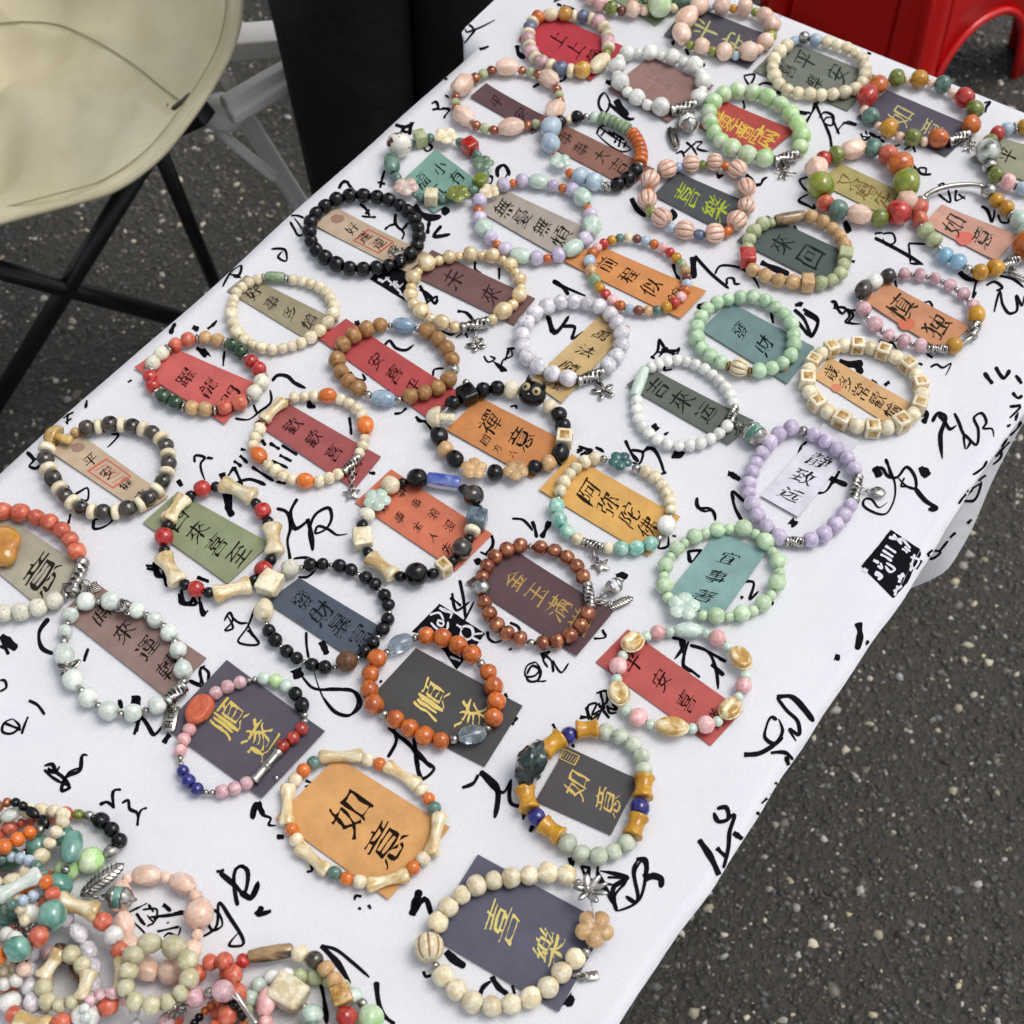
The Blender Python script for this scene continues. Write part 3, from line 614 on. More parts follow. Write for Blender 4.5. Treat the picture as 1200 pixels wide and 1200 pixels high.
# ---------------------------------------------------------------- silver charms
def prism(outline, h, bev=.0):
    bm = bmesh.new(); vs_ = [bm.verts.new((x, y, 0)) for x, y in outline]; f = bm.faces.new(vs_)
    r = bmesh.ops.extrude_face_region(bm, geom=[f]); bmesh.ops.translate(bm, vec=(0, 0, h), verts=[v for v in r['geom'] if isinstance(v, bmesh.types.BMVert)])
    bmesh.ops.recalc_face_normals(bm, faces=bm.faces)
    if bev: bmesh.ops.bevel(bm, geom=[e for e in bm.edges if e.calc_length() > bev*2.2], offset=bev, segments=1, affect='EDGES')
    return bm
def ell(l, w, h, n=2):
    b = ico(n); bmesh.ops.scale(b, vec=(l, w, h), verts=b.verts); return b
def charm_mesh(kind):
    P = []
    Rz = lambda a: Matrix.Rotation(R(a), 4, 'Z')
    if kind == 'star':
        o = [((.5 if k % 2 == 0 else .22)*math.cos(R(90+36*k)), (.5 if k % 2 == 0 else .22)*math.sin(R(90+36*k))) for k in range(10)]
        P.append((prism(o, .12, .03), 0, I4))
        for k in range(5): P.append((ell(.42, .05, .06, 1), 0, Rz(90+72*k)@T3(.22, 0, .13)))
    elif kind == 'flower':
        for k in range(5):
            P.append((ell(.46, .24, .10), 0, Rz(90+72*k)@T3(.27, 0, .06))); P.append((ell(.36, .14, .06, 1), 1, Rz(90+72*k)@T3(.27, 0, .10))); P.append((ell(.38, .035, .07, 1), 0, Rz(90+72*k)@T3(.25, 0, .13)))
        P.append((ell(.16, .16, .16, 1), 0, T3(0, 0, .12)))
    elif kind == 'butterfly':
        for s in (-1, 1):
            for a, l, w in ((38, .6, .34), (-32, .44, .28)):
                an = a if s > 0 else 180-a
                P.append((ell(l, w, .09), 0, Rz(an)@T3(l*.48, 0, .05))); P.append((ell(l*.7, w*.6, .06, 1), 1, Rz(an)@T3(l*.5, 0, .09))); P.append((ell(l*.75, .035, .07, 1), 0, Rz(an)@T3(l*.48, 0, .12)))
                P.append((ell(l*.6, .03, .06, 1), 0, Rz(an+9)@T3(l*.42, 0, .12)))
        P.append((ell(.1, .6, .14, 1), 0, T3(0, 0, .08)))
    elif kind == 'leaf':
        P.append((ell(.30, 1, .07), 0, T3(0, 0, .04)@Matrix.Rotation(R(8), 4, 'Y'))); P.append((ell(.045, 1.08, .08, 1), 0, T3(0, 0, .08)))
        for k in range(9):
            y = -.36+.09*k; l = .13*(1-(y*1.7)**2)+.02
            for s in (-1, 1): P.append((ell(l*1.6, .018, .04, 1), 1, T3(s*l*.7, y, .08)@Rz(s*34)))
    elif kind == 'tag':
        P.append((rbox(.5, 1, .1, .03, 1), 0, T3(0, 0, .06))); 
        for x, y, l, w in ((0, .3, .3, .04), (0, .22, .22, .04), (0, .26, .04, .2), (-.08, .08, .04, .16), (.08, .08, .04, .16), (0, .02, .24, .04), (0, -.14, .3, .04), (0, -.24, .04, .22), (-.1, -.3, .04, .12), (.1, -.3, .04, .12), (0, -.36, .26, .04)):
            P.append((rbox(l, w, .03, .008, 1), 1, T3(x, y, .115)))
    elif kind == 'rosette':
        for k in range(8):
            P.append((ell(.26, .2, .12, 1), 0, Rz(45*k)@T3(.36, 0, .07))); P.append((ell(.14, .09, .08, 1), 1, Rz(45*k)@T3(.37, 0, .12))); P.append((ell(.2, .1, .14, 1), 0, Rz(45*k+22)@T3(.2, 0, .1)))
        P.append((ell(.2, .2, .2, 1), 0, T3(0, 0, .1)))
    elif kind == 'daisy':
        for k in range(12):
            P.append((ell(.36, .11, .07, 1), 0, Rz(30*k)@T3(.3, 0, .05))); P.append((ell(.26, .05, .05, 1), 1, Rz(30*k)@T3(.32, 0, .085)))
        P.append((ell(.18, .18, .18, 2), 0, T3(0, 0, .09)))
    elif kind == 'pouch':
        P.append((ell(.86, 1, .3), 0, T3(0, 0, .16)))
        for k in (-2, -1, 0, 1, 2):
            P.append((ell(.03, .8-.14*abs(k), .33, 1), 1, T3(k*.13, 0, .17))); P.append((ell(.7-.12*abs(k), .03, .33, 1), 1, T3(0, k*.15, .17)))
    elif kind == 'tree':
        for k in range(7): P.append((ell(.5, .07, .08, 1), 0, Rz(30+20*k)@T3(.28, 0, .06)));
        for k in range(16):
            a = R(15+150*((k*7) % 16)/15); r = .3+.22*((k*5) % 7)/7; P.append((ell(.14, .12, .1, 1), k % 4 == 0, T3(r*math.cos(a), r*math.sin(a), .09)))
        P.append((ell(.12, .6, .14, 1), 0, T3(0, -.22, .07)))
    elif kind == 'dragonfly':
        for an, l in ((20, .5), (160, .5), (-20, .46), (200, .46)):
            P.append((ell(l, .17, .07), 0, Rz(an)@T3(l*.5, 0, .06)))
            for dy in (-.05, 0, .05): P.append((ell(l*.8, .016, .05, 1), 1, Rz(an)@T3(l*.5, dy, .09)))
        P.append((ell(.1, .95, .14, 1), 0, T3(0, -.12, .08))); P.append((ell(.16, .16, .16, 1), 0, T3(0, .3, .1)))
    elif kind == 'mesh_plate':
        for k in range(6):
            P.append((rbox(1, .06, .1, .02, 1), 0, T3(0, -.4+.16*k, .05))); P.append((rbox(.06, .86, .1, .02, 1), 0, T3(-.45+.18*k, 0, .052)))
    return mesh_of('charm', join(P), [MT['SV'], M_RECESS])
CH = {}
def charm(root, z, kind, x, y, size, rot=0, toward=None, lift=0):
    "silver charm: its centre at zoom (x, y), size in photo px, lying on the cloth; ring of the chain towards the bracelet"
    p = at(*zp(z, x, y), TABLE+.002+lift); q = at(zp(z, x, y)[0]+size, zp(z, x, y)[1], TABLE+.002+lift); s = (q-p).length
    if kind not in CH: CH[kind] = charm_mesh(kind)
    nm = dict(rosette='flower_charm', daisy='flower_charm', flower='flower_charm', mesh_plate='lattice_charm').get(kind, kind+'_charm')
    o = obj(nm, CH[kind], root); p.z = TABLE+.0012+lift
    o.matrix_local = Matrix.Translation(p-root.location)@Matrix.Rotation(R(rot), 4, 'Z')@Matrix.Scale(s, 4)
    if toward:
        t = at(*zp(z, *toward), TABLE+.004+lift); d = t-p; d.z = 0; L_ = d.length; n = max(1, int(L_/.0034)); dn = d.normalized()
        for k in range(n):
            c = p+dn*(s*.30+(L_-s*.30)*(k+.5)/n); c.z = TABLE+.0020+lift+.002*(k+.5)/n; vert = k % 2
            pts = []
            for a in frange(0, 2*math.pi, 12)[:-1]:
                e = dn*math.cos(a)*.0024+(Vector((0, 0, 1)) if vert else dn.cross(Vector((0, 0, 1))))*math.sin(a)*.0014
                pts.append(c+e-root.location)
            pts.append(pts[0]); obj('chain_link', mesh_of('chain_link', sweep(pts, .00042, 6, False), MT['SV']), root)
def ball_charm(root, z, x, y, size, col, toward=None, lift=0, cap=True):
    u, v = zp(z, x, y); p = at(u, v, TABLE+.006+lift); s = (at(u+size, v, TABLE+.006+lift)-p).length; p.z = TABLE+.001+s/2+lift
    if ('r', col) not in CACHE: CACHE[('r', col)] = shape('r', col)
    o = obj('ball_charm', CACHE[('r', col)], root); o.matrix_local = Matrix.Translation(p-root.location)@Matrix.Rotation(random.uniform(0, 3), 4, 'X')@Matrix.Rotation(1., 4, 'Z')@Matrix.Scale(s, 4)
    if cap and toward:
        t = at(*zp(z, *toward), TABLE+.005+lift); d = (t-p); d.z = 0; dn = d.normalized()
        if 'cap' not in CH: CH['cap'] = mesh_of('bead_cap', lathe([(0, .47), (.12, .46), (.3, .36), (.42, .2), (.5, .1), (.62, .06)], 30, lambda x, a: 1+.14*abs(math.cos(4*a))*(1-x*1.5)), MT['SV'])
        for sg in (1, -1):
            c = obj('bead_cap', CH['cap'], root); rot = (dn*sg).to_track_quat('X', 'Z').to_matrix().to_4x4()
            c.matrix_local = Matrix.Translation(p-root.location+dn*sg*s*.16)@rot@Matrix.Scale(s*1.0, 4)
        a = p+dn*s*.6; n = max(1, int((t-a).length/.003)); 
        for k in range(n):
            c = a.lerp(t, (k+.5)/n); c.z = TABLE+.003+lift; pts = [c+dn*math.cos(q)*.0022+(Vector((0, 0, 1)) if k % 2 else dn.cross(Vector((0, 0, 1))))*math.sin(q)*.0014-root.location for q in frange(0, 2*math.pi, 12)]
            obj('chain_link', mesh_of('chain_link', sweep(pts, .00042, 6, False), MT['SV']), root)

# ---------------------------------------------------------------- paper cards with written characters
GLY = {}
def glyph(ch):
    if ch not in GLY:
        cu = bpy.data.curves.new('g', 'FONT'); cu.body = ch; cu.align_x = 'CENTER'; cu.align_y = 'CENTER'; cu.resolution_u = 3; cu.offset = .0
        o = bpy.data.objects.new('g', cu); COL.objects.link(o); dg = bpy.context.evaluated_depsgraph_get()
        me = o.evaluated_get(dg).to_mesh(); v = [(p.co.x, p.co.y) for p in me.vertices]; f = [tuple(p.vertices) for p in me.polygons]
        o.evaluated_get(dg).to_mesh_clear(); bpy.data.objects.remove(o); bpy.data.curves.remove(cu)
        xs = [p[0] for p in v]; ys = [p[1] for p in v]; cx, cy = (min(xs)+max(xs))/2, (min(ys)+max(ys))/2
        h = max(max(xs)-min(xs), max(ys)-min(ys), .6)
        bm = bmesh.new(); vv = [bm.verts.new(((x-cx)/h, (y-cy)/h, 0)) for x, y in v]
        for q in f:
            try: bm.faces.new([vv[i] for i in q])
            except ValueError: pass
        bmesh.ops.remove_doubles(bm, verts=bm.verts, dist=.0005)
        for _ in range(2):
            bmesh.ops.subdivide_edges(bm, edges=[e for e in bm.edges if e.is_boundary and e.calc_length() > .11], cuts=1)
        se = sum(map(ord, ch)) % 97; mv = {}
        for w in bm.verts:
            nx = ny = 0
            for e in w.link_edges:
                if e.is_boundary and e.link_faces:
                    d = e.other_vert(w).co-w.co; c_ = e.link_faces[0].calc_center_median()-w.co; m_ = Vector((-d.y, d.x, 0))
                    if m_.length < 1e-9: continue
                    m_.normalize(); m_ *= -1 if m_.dot(c_) > 0 else 1; nx += m_.x; ny += m_.y
            l = math.hypot(nx, ny)
            if l > 1e-6:
                nx /= l; ny /= l; t = .5+.9*noise.noise(Vector((w.co.x*3.2+se, w.co.y*3.2, 3)))
                k = .020*abs(nx)-.020*abs(ny)+.052*(t-.5)-.007
                mv[w] = (nx*k, ny*k)
        for w, (x, y) in mv.items(): w.co.x += x; w.co.y += y
        bm.verts.index_update()
        GLY[ch] = ([(w.co.x, w.co.y) for w in bm.verts], [tuple(w.index for w in q.verts) for q in bm.faces]); bm.free()
    return GLY[ch]
INKS = {}
def ink(c, met=0, rough=.5):
    k = (c, met)
    if k not in INKS: INKS[k] = simple('printed_ink', tuple(v*.55 for v in c) if max(c) < 100 and not met else c, .9 if not met else rough, Metallic=met); INKS[k].node_tree.nodes['Principled BSDF'].inputs['Specular IOR Level'].default_value = .5 if met else .08
    return INKS[k]
PAPERS = {}
CGRP = 'paper fortune cards under the bracelets'
ncard = 0
def card(z, quad, c, text, inkc, label, span=(.15, .9), size=.62, u0=.5, gold=False, cols=None, extra=None, thin=False, group=CGRP):
    global ncard; ncard += 1
    c = tuple((v*.92+sum(c)/3*.08)*(.91 if max(c) > 115 else .80) for v in c); inkc = tuple(v*(.86 if max(inkc) > 120 else 1) for v in inkc)
    base = TABLE+.0006+.00022*(ncard % 3)
    P = [at(*zp(z, x, y), base) for x, y in quad]; cen = sum(P, Vector())/4
    th = .00035; sd_ = ncard*1.7; amp = .0011
    def pos(u, v, dz=0):
        a = P[0].lerp(P[1], u); b = P[3].lerp(P[2], u); p = a.lerp(b, v)
        cu = amp*((abs(2*v-1)**3)*(.5+.5*math.sin(sd_))+(abs(2*u-1)**3)*.35*(.5+.5*math.cos(sd_*2)))
        return p+Vector((0, 0, cu+dz))-cen
    nu, nv = 8, 14; V = []; F = []
    for k, dz in enumerate((0, th)):
        for j in range(nv+1):
            for i in range(nu+1): V.append(pos(i/nu, j/nv, dz))
    W_ = nu+1; O = W_*(nv+1)
    for j in range(nv):
        for i in range(nu):
            a = j*W_+i; F.append((a, a+1, a+W_+1, a+W_)[::-1]); F.append((O+a, O+a+1, O+a+W_+1, O+a+W_))
    per = [i for i in range(nu)]+[j*W_+nu for j in range(nv)]+[nv*W_+i for i in range(nu, 0, -1)]+[j*W_ for j in range(nv, 0, -1)]
    for a, b in zip(per, per[1:]+per[:1]): F.append((a, b, O+b, O+a))
    if c not in PAPERS:
        c2 = tuple(min(255, v*1.07+2) for v in c); PAPERS[c] = noisy('card_paper', tuple(v*.95 for v in c), c2, 60, rough=.62, bump=.25, bscale=1500, bdist=.0003)
    bmx = bmesh.new(); mm = pydata('x', V, F, PAPERS[c], False); bmx.from_mesh(mm); bpy.data.meshes.remove(mm); bmesh.ops.recalc_face_normals(bmx, faces=bmx.faces)
    co = obj('paper_card', mesh_of('paper_card', bmx, PAPERS[c], False), None, cen); tag(co, label, 'card', group)
    wid = (P[1]-P[0]).length; hei = (P[3]-P[0]).length
    def put(txt, vs0, vs1, uc, sz, nm='written_characters'):
        V2 = []; F2 = []; n = len(txt)
        for k, ch in enumerate(txt):
            if ch == ' ': continue
            v_, f_ = glyph(ch); vc = vs0+(vs1-vs0)*(k+.5)/n; s = .88*sz*wid*(1+random.uniform(-.08, .08)); sk_ = random.uniform(.02, .2); se = random.uniform(0, 99); jx = random.uniform(-.05, .05)*wid
            b0 = len(V2)
            for x, y in v_:
                nx_ = .06*noise.noise(Vector((x*2.6+se, y*2.6, 0)))+.022*noise.noise(Vector((x*11+se, y*11, 5)))
                ny_ = .07*noise.noise(Vector((x*2.5, y*2.5+se, 9)))+.022*noise.noise(Vector((x*11, y*11+se, 2)))
                X = (x*1.02+sk_*y+nx_)*s+jx; Y = (y+.2*x+ny_)*s
                V2.append(pos(uc+X/wid, vc-Y/hei, th+.00012))
            F2 += [tuple(i+b0 for i in q) for q in f_]
        o = obj(nm, pydata(nm, V2, F2, ink(tuple(min(255, v*1.12) for v in inkc) if gold else inkc, .12 if gold else 0, .45 if gold else .6), False), co)
        return o
    if cols:
        for txt, uc, sz, v0, v1 in cols: put(txt, v0, v1, uc, sz)
    elif text: put(text, span[0], span[1], u0, size)
    if extra:
        for kind, u, v, s, cc in extra:
            nm = 'red_seal' if kind == 'seal' else 'printed_spot'
            if kind == 'spot': out = [pos(u+s*math.cos(a)*(1+.08*math.sin(3*a)), v+s*wid/hei*math.sin(a), th+.00008) for a in frange(0, 2*math.pi, 20)[:-1]]; o = obj(nm, pydata(nm, out, [tuple(range(20))], ink(cc, 0, .7), False), co)
            else:
                rect = [(-s, -s*1.5), (s, -s*1.5), (s, s*1.5), (-s, s*1.5)]; V3 = []; F3 = []
                for sc in (1, .86): V3 += [pos(u+x*sc, v+y*wid/hei*sc, th+.00008) for x, y in rect]
                for k in range(4): F3.append((k, (k+1) % 4, 4+(k+1) % 4, 4+k))
                for q in range(5):
                    b0 = len(V3); y0 = -s*1.1+q*s*.5; V3 += [pos(u+x, v+y*wid/hei, th+.00008) for x, y in ((-s*.6, y0), (s*.6, y0+s*.1), (s*.6, y0+s*.18), (-s*.6, y0+s*.1))]; F3.append((b0, b0+1, b0+2, b0+3))
                obj(nm, pydata(nm, V3, F3, ink(cc, 0, .7), False), co)
    return co
# ---------------------------------------------------------------- calligraphy printed on the cloth
INK_V, INK_F = [], []; WH_V, WH_F = [], []
def stroke(z, txt, V=None, F=None, off=.00025, deft=7.):
    "polyline 'w x,y x,y ...' in zoom pixels: a brush stroke with swelling width"
    V = INK_V if V is None else V; F = INK_F if F is None else F
    for st in txt.split(';'):
        w = st.split()
        if not w: continue
        wd_ = deft
        if ',' not in w[0]: wd_ = float(w[0]); w = w[1:]
        sc = ZOOM[z][2]; pts = [Vector((*zp(z, *map(float, q.split(','))), 0)) for q in w]; wd_ = wd_*1.75/sc
        if len(pts) == 1: pts.append(pts[0]+Vector((wd_*.8, wd_*.3, 0)))
        if len(pts) == 2: pts.insert(1, (pts[0]+pts[1])/2+Vector((random.uniform(-.6, .6), random.uniform(-.6, .6), 0)))
        sm, _ = crom(pts, False, 7); n = len(sm); b0 = len(V); ok = []; se = random.uniform(0, 99)
        for i, p in enumerate(sm):
            t = (sm[min(i+1, n-1)]-sm[max(i-1, 0)]); t = t.normalized() if t.length > 1e-6 else Vector((1, 0, 0))
            nn = Vector((-t.y, t.x, 0)); f = i/(n-1)
            ww = wd_*.5*(.72+.5*noise.noise(Vector((f*3+se, 0, 0)))+.28*abs(t.x*.6+t.y*.8))*min(1, .45+f*7)*min(1, .22+(1-f)*5)
            a = hit(p.x+nn.x*ww, p.y+nn.y*ww, off); b = hit(p.x-nn.x*ww, p.y-nn.y*ww, off)
            if a is None or b is None: ok.append(False); V += [Vector(), Vector()]
            else: ok.append(True); V += [a, b]
        for i in range(n-1):
            if ok[i] and ok[i+1]:
                q = b0+2*i; 
                if (V[q]-V[q+2]).length < .02: F.append((q, q+1, q+3, q+2))
def blob(z, pts, n=10, off=.00022):
    "solid printed patch: a quad grid laid on the cloth"
    q = [Vector((*zp(z, x, y), 0)) for x, y in pts]; b0 = len(INK_V); m = n+1
    for j in range(m):
        for i in range(m):
            p = q[0].lerp(q[1], i/n).lerp(q[3].lerp(q[2], i/n), j/n); h = hit(p.x+random.uniform(-.3, .3), p.y+random.uniform(-.3, .3), off); INK_V.append(h or Vector((0, 0, -9)))
    for j in range(n):
        for i in range(n):
            a = b0+j*m+i; f = (a, a+1, a+m+1, a+m)
            if all(INK_V[k].z > -1 and (INK_V[k]-INK_V[a]).length < .02 for k in f): INK_F.append(f)
def white(z, t): stroke(z, t, WH_V, WH_F, .0004, 6)
stroke('Q', "9 465,290 482,245 505,235;14 135,380 160,392 190,410;9 200,605 165,540 155,465 185,490 215,520;8 0,545 45,545 70,570 72,602;8 545,470 580,470 630,400;14 580,385 640,415 692,436;10 655,368 640,395 620,430;20 425,600 438,612 450,625;7 870,310 895,370 915,430 905,520 870,570 810,560 765,520 775,500 800,500 840,540 880,515;9 830,400 825,360 850,355 885,395 920,400 970,350 1010,400 1010,450 970,440 930,400;6 960,400 945,440 975,440;13 1010,450 1060,510 1110,545 1070,548;24 1035,358 1055,375 1070,395;6 600,215 655,240;6 625,240 650,250")
stroke('L', "12 740,835 770,790 800,800 780,900 790,1020;10 770,800 800,830 830,870 862,850;9 850,790 870,830 900,900 930,930 910,972;9 905,970 900,900 960,950 970,870 950,810 985,790 1010,840 995,865 1040,870 1048,910;20 690,785 710,800 692,840;20 450,1060 480,1110;8 505,1020 520,1060 530,1112;16 680,1060 710,1110;8 470,430 500,440 478,425 520,465 530,430 560,470;7 670,540 690,550;7 710,490 742,512;7 730,560 760,545 790,562 832,540 805,602;7 235,238 250,230 262,262 240,262;9 250,240 290,290 310,270 342,300 320,332 382,342;8 50,245 70,238 92,240;11 45,270 90,310 130,412;10 90,268 165,322 130,410;24 270,540 330,545 392,540;16 345,545 390,590;14 430,630 462,652;14 500,652 525,633;9 545,100 550,250 538,262")
stroke('G', "7 450,490 490,485;7 490,490 540,488 552,530 510,545 490,512;11 450,510 530,550 620,600 690,642;7 620,538 705,542;7 620,540 626,590 630,634;7 625,638 695,642;8 70,218 100,208 130,198;7 70,220 95,260 150,292;12 300,430 310,470 322,485;8 640,140 690,190 735,190;6 680,190 672,162 708,162 702,195;7 770,250 790,236 802,245;7 770,290 830,332 818,268;7 860,268 858,322 905,300;6 870,290 905,315;9 985,350 1010,365 1040,430 1052,368;7 1070,392 1085,430 1125,430 1112,398;16 875,680 900,705 960,722 1005,705;8 962,720 945,810 960,780;9 1010,750 1050,730 1090,762 1060,775;9 1050,882 1080,780 1095,850 1130,890 1160,880 1162,800 1190,850 1200,800;8 1075,700 1150,720 1200,760;7 695,838 725,830 742,860;7 380,20 440,10;8 420,-20 500,30")
stroke('C', "7 60,480 112,488;7 150,430 130,490 98,542;9 150,430 190,520 225,600 235,672;7 170,510 195,480 240,498 235,545 195,528 205,508 238,505;7 235,500 252,545 272,590;8 290,530 355,542 320,525;7 258,580 290,540 322,522;9 1000,432 1028,428 1010,455 1005,482;7 415,178 432,188;6 385,600 430,612;6 400,622 440,590;6 430,612 482,600;6 415,640 460,655;7 550,650 575,640;7 598,668 645,642;7 560,680 538,692;6 380,585 392,610;6 405,570 412,592;7 640,635 655,680;7 600,640 640,625")
stroke('B', "8 790,412 850,405 822,460 792,412;8 860,470 900,450 950,462 990,522;7 950,512 1000,500;7 1080,602 1152,612;8 1200,540 1160,610 1118,672;8 425,832 458,822 470,852;7 480,770 515,800 540,842;8 530,775 500,800 468,832;7 528,770 565,770 540,802 602,820;9 40,500 18,520 8,570 40,612 68,560 40,500;12 60,560 110,600 190,645 200,640;22 100,540 130,590 165,630;18 400,238 418,236;10 480,262 495,300;10 795,950 830,965 852,1000;9 850,1002 885,998;8 885,990 918,958;7 788,545 795,590;8 645,935 660,962 682,945;10 560,340 580,360;8 10,640 90,680 180,740;12 990,90 1020,75")
stroke('A', "7 325,150 300,128 282,140 285,160 320,152 378,128 430,100;7 330,152 290,200 250,250;6 215,190 238,205;10 350,248 398,233;8 110,522 132,512 142,545 115,552 135,548 170,552;8 160,545 200,552 180,580 172,597;7 178,480 196,492;14 540,228 548,270 580,292;8 725,10 760,-5;8 740,20 765,30;8 770,30 800,38 832,52;11 620,440 652,422;8 745,412 770,405 790,370 750,388;7 940,675 955,640 985,630;16 985,410 1020,422;9 445,892 445,855 470,830 498,860 480,892;9 630,100 640,60;9 190,395 170,405")
stroke('D', "11 528,112 575,125 625,100;11 560,115 570,160 550,198;12 612,100 600,165;12 552,152 612,150;8 670,232 690,210 712,226 692,246 670,234;12 245,435 268,400 285,398;9 285,395 330,450 372,442;8 475,342 462,385 452,432;7 438,402 478,412;7 0,570 40,570 70,582;7 0,600 20,635 45,670 66,662 50,620 20,582;8 350,510 380,535 400,572;7 360,572 432,577;8 400,540 378,562;9 530,560 530,610 560,640 592,602;9 475,640 500,620 532,612;7 560,640 572,660 560,690;20 620,520 660,560 700,580 760,572;12 700,600 690,662;13 760,620 722,672 805,662;22 762,520 792,562;8 930,800 930,840 962,862;7 1050,830 1050,892;9 650,920 675,960 692,1012;8 650,940 690,960 722,992;8 700,980 732,1012 742,988;9 840,1050 880,1055 920,1102;9 1040,372 1040,330 1070,315 1095,345 1102,370;8 980,370 1015,375 1002,412 980,402")
stroke('F', "15 0,310 28,365 72,402;18 195,372 215,395 200,422;7 430,200 462,196;7 578,190 600,215 618,240;7 618,248 650,242 660,215 684,205;8 888,290 840,322 880,345 920,360 912,338;8 815,450 840,492;12 1070,425 1090,455 1098,480;20 310,605 312,715;10 318,600 400,690 490,765;8 420,692 440,655 500,650 580,680 622,722 642,765;8 480,745 480,715 512,715 520,740 548,740;9 210,640 222,690 242,722;18 650,632 720,665 792,692;9 1098,626 1122,630;9 330,850 372,835;9 330,852 352,872;8 700,880 712,940;9 822,850 858,850;10 812,912 850,950 890,1002;12 868,885 935,930 902,1012;8 1000,830 1022,830 1022,852 1070,862 1095,902 1075,930 1142,940;8 1088,872 1172,872;8 100,1110 130,1080 140,1020 160,1062;8 150,1070 232,1078;8 240,1060 225,1100;10 640,1010 680,1060")
stroke('H', "8 775,10 850,15 855,75 812,52 838,20;8 512,215 570,122 612,100 600,150 540,142;7 570,160 612,162;14 230,470 240,440 258,410;16 350,430 382,447;11 430,442 460,420 482,395;8 372,540 420,592 408,550 448,592;8 515,642 522,560;12 780,725 805,695 862,698 900,732 962,762;9 580,925 650,932 710,890 775,832 768,770;8 680,850 702,900;8 0,730 22,718;12 975,830 1002,862;12 370,545 440,580")
stroke('I', "20 240,180 246,232;11 400,330 430,298 470,340 530,352 575,320;9 200,480 240,522 290,525 272,490;8 688,505 692,470 752,460;10 460,725 500,720 532,690;9 590,740 602,768 640,770 682,832;8 835,125 890,135 925,182;8 740,240 800,262 832,240;8 850,190 892,282;7 820,282 860,252;7 985,385 1010,422 1050,402 1020,388;8 1040,420 1110,472 1090,475 1100,410 1150,385 1150,345 1172,340;8 620,0 650,30 680,62;8 640,85 712,40 700,82;9 318,1070 348,1077;12 205,300 270,375")
stroke('J', "12 290,40 345,75 370,112;8 290,40 370,80 458,117;10 262,215 275,260 285,302;13 270,220 300,300 372,215;10 340,270 400,272 388,330 442,292;8 0,450 30,480 62,492;8 72,378 50,440;8 60,382 102,380;8 830,340 852,380 822,422;8 820,400 880,398 935,440;7 860,372 880,402 922,378;8 782,420 802,432;7 860,460 850,488 892,482;8 958,440 990,432;16 795,760 818,790;9 850,812 872,800;24 895,905 920,915 952,900;10 655,840 690,912 722,950;8 680,890 742,902 718,962 690,950;10 740,900 780,880 852,1012;9 832,1012 862,1002;8 740,912 772,870;9 412,905 442,890;9 430,920 470,880;9 455,915 492,885;9 510,880 542,892;8 420,870 490,890")
stroke('N', "13 435,135 440,155 472,155;10 200,322 222,352;10 150,460 205,495 262,532;9 250,432 290,445 332,467;9 240,340 292,372;9 290,400 352,432;9 90,402 130,442;8 270,535 322,545;9 95,370 120,375;9 300,350 380,400;9 60,430 100,460;10 275,670 320,682 345,762 330,830 340,902 350,1002;13 380,620 345,690 370,770 440,722;13 430,720 450,800 456,882;9 456,880 440,780 480,690 540,668 552,710 512,780 470,792 480,760 532,772 580,802 632,795;10 360,922 430,918 470,960 432,1012 382,1012;22 0,490 20,560 40,702;10 60,460 90,522 112,602;10 20,570 140,522 222,552;9 60,460 20,520;9 740,490 772,492;9 640,210 650,300")
stroke('M', "10 5,300 40,342 20,370 50,382 80,352 40,330;9 308,40 300,80;7 190,130 242,100;7 215,100 210,162;7 200,152 232,130;9 370,135 400,202;8 430,212 465,210 410,278;8 210,465 240,522 310,542 310,480 270,500 232,522;9 340,642 440,632 430,650 342,682 352,610;8 215,660 226,610;9 850,352 850,320 900,330 882,352 902,442;9 910,330 942,332;18 1040,622 1010,560;14 765,440 785,472;9 612,885 672,892;9 650,852 660,912 700,922 688,860;10 700,922 712,972;10 860,930 922,950;10 770,1010 780,1050 832,1052 850,1000;9 870,1050 905,1112")
stroke('O', "9 600,890 660,895 722,962;13 718,905 735,950 745,1002;20 820,905 800,950 772,1002;8 478,990 492,1022 462,1112;8 415,1085 460,1107;20 380,1145 412,1130;9 35,290 60,312 92,322 130,378;8 590,235 622,230 628,248;9 980,490 1020,470;9 1000,515 1080,500;9 1040,480 1060,525;9 1090,470 1140,500;9 870,560 900,590")
stroke('P', "11 985,515 985,562 1032,597 1070,590 1092,652;8 925,832 1012,830 990,850;8 930,830 942,892 992,882;22 510,975 545,970 575,988;20 1165,375 1200,388;9 780,742 760,812 812,802 815,742;8 840,740 862,745;10 1192,498 1200,532")
stroke('R', "13 230,660 185,722 200,802 262,827;10 415,800 400,840 395,862;24 5,740 35,770 80,802;10 0,790 25,800 40,830;8 0,1002 30,982 20,950 0,950;9 135,1045 172,1062 210,1112;8 60,1130 20,1150 12,1190 50,1200 92,1165 60,1130;8 20,1150 100,1182;8 132,1120 112,1170 102,1202;22 640,1020 640,1072;12 560,1040 572,1082;10 650,1130 640,1192;10 650,1100 690,1160 720,1205 770,1150;9 885,950 950,977 940,900 962,880;9 715,400 780,422;8 740,402 742,442 780,472;8 688,425 742,432;9 770,442 782,512;9 850,522 872,592 920,592 902,560;9 925,465 962,482;8 940,582 952,642")
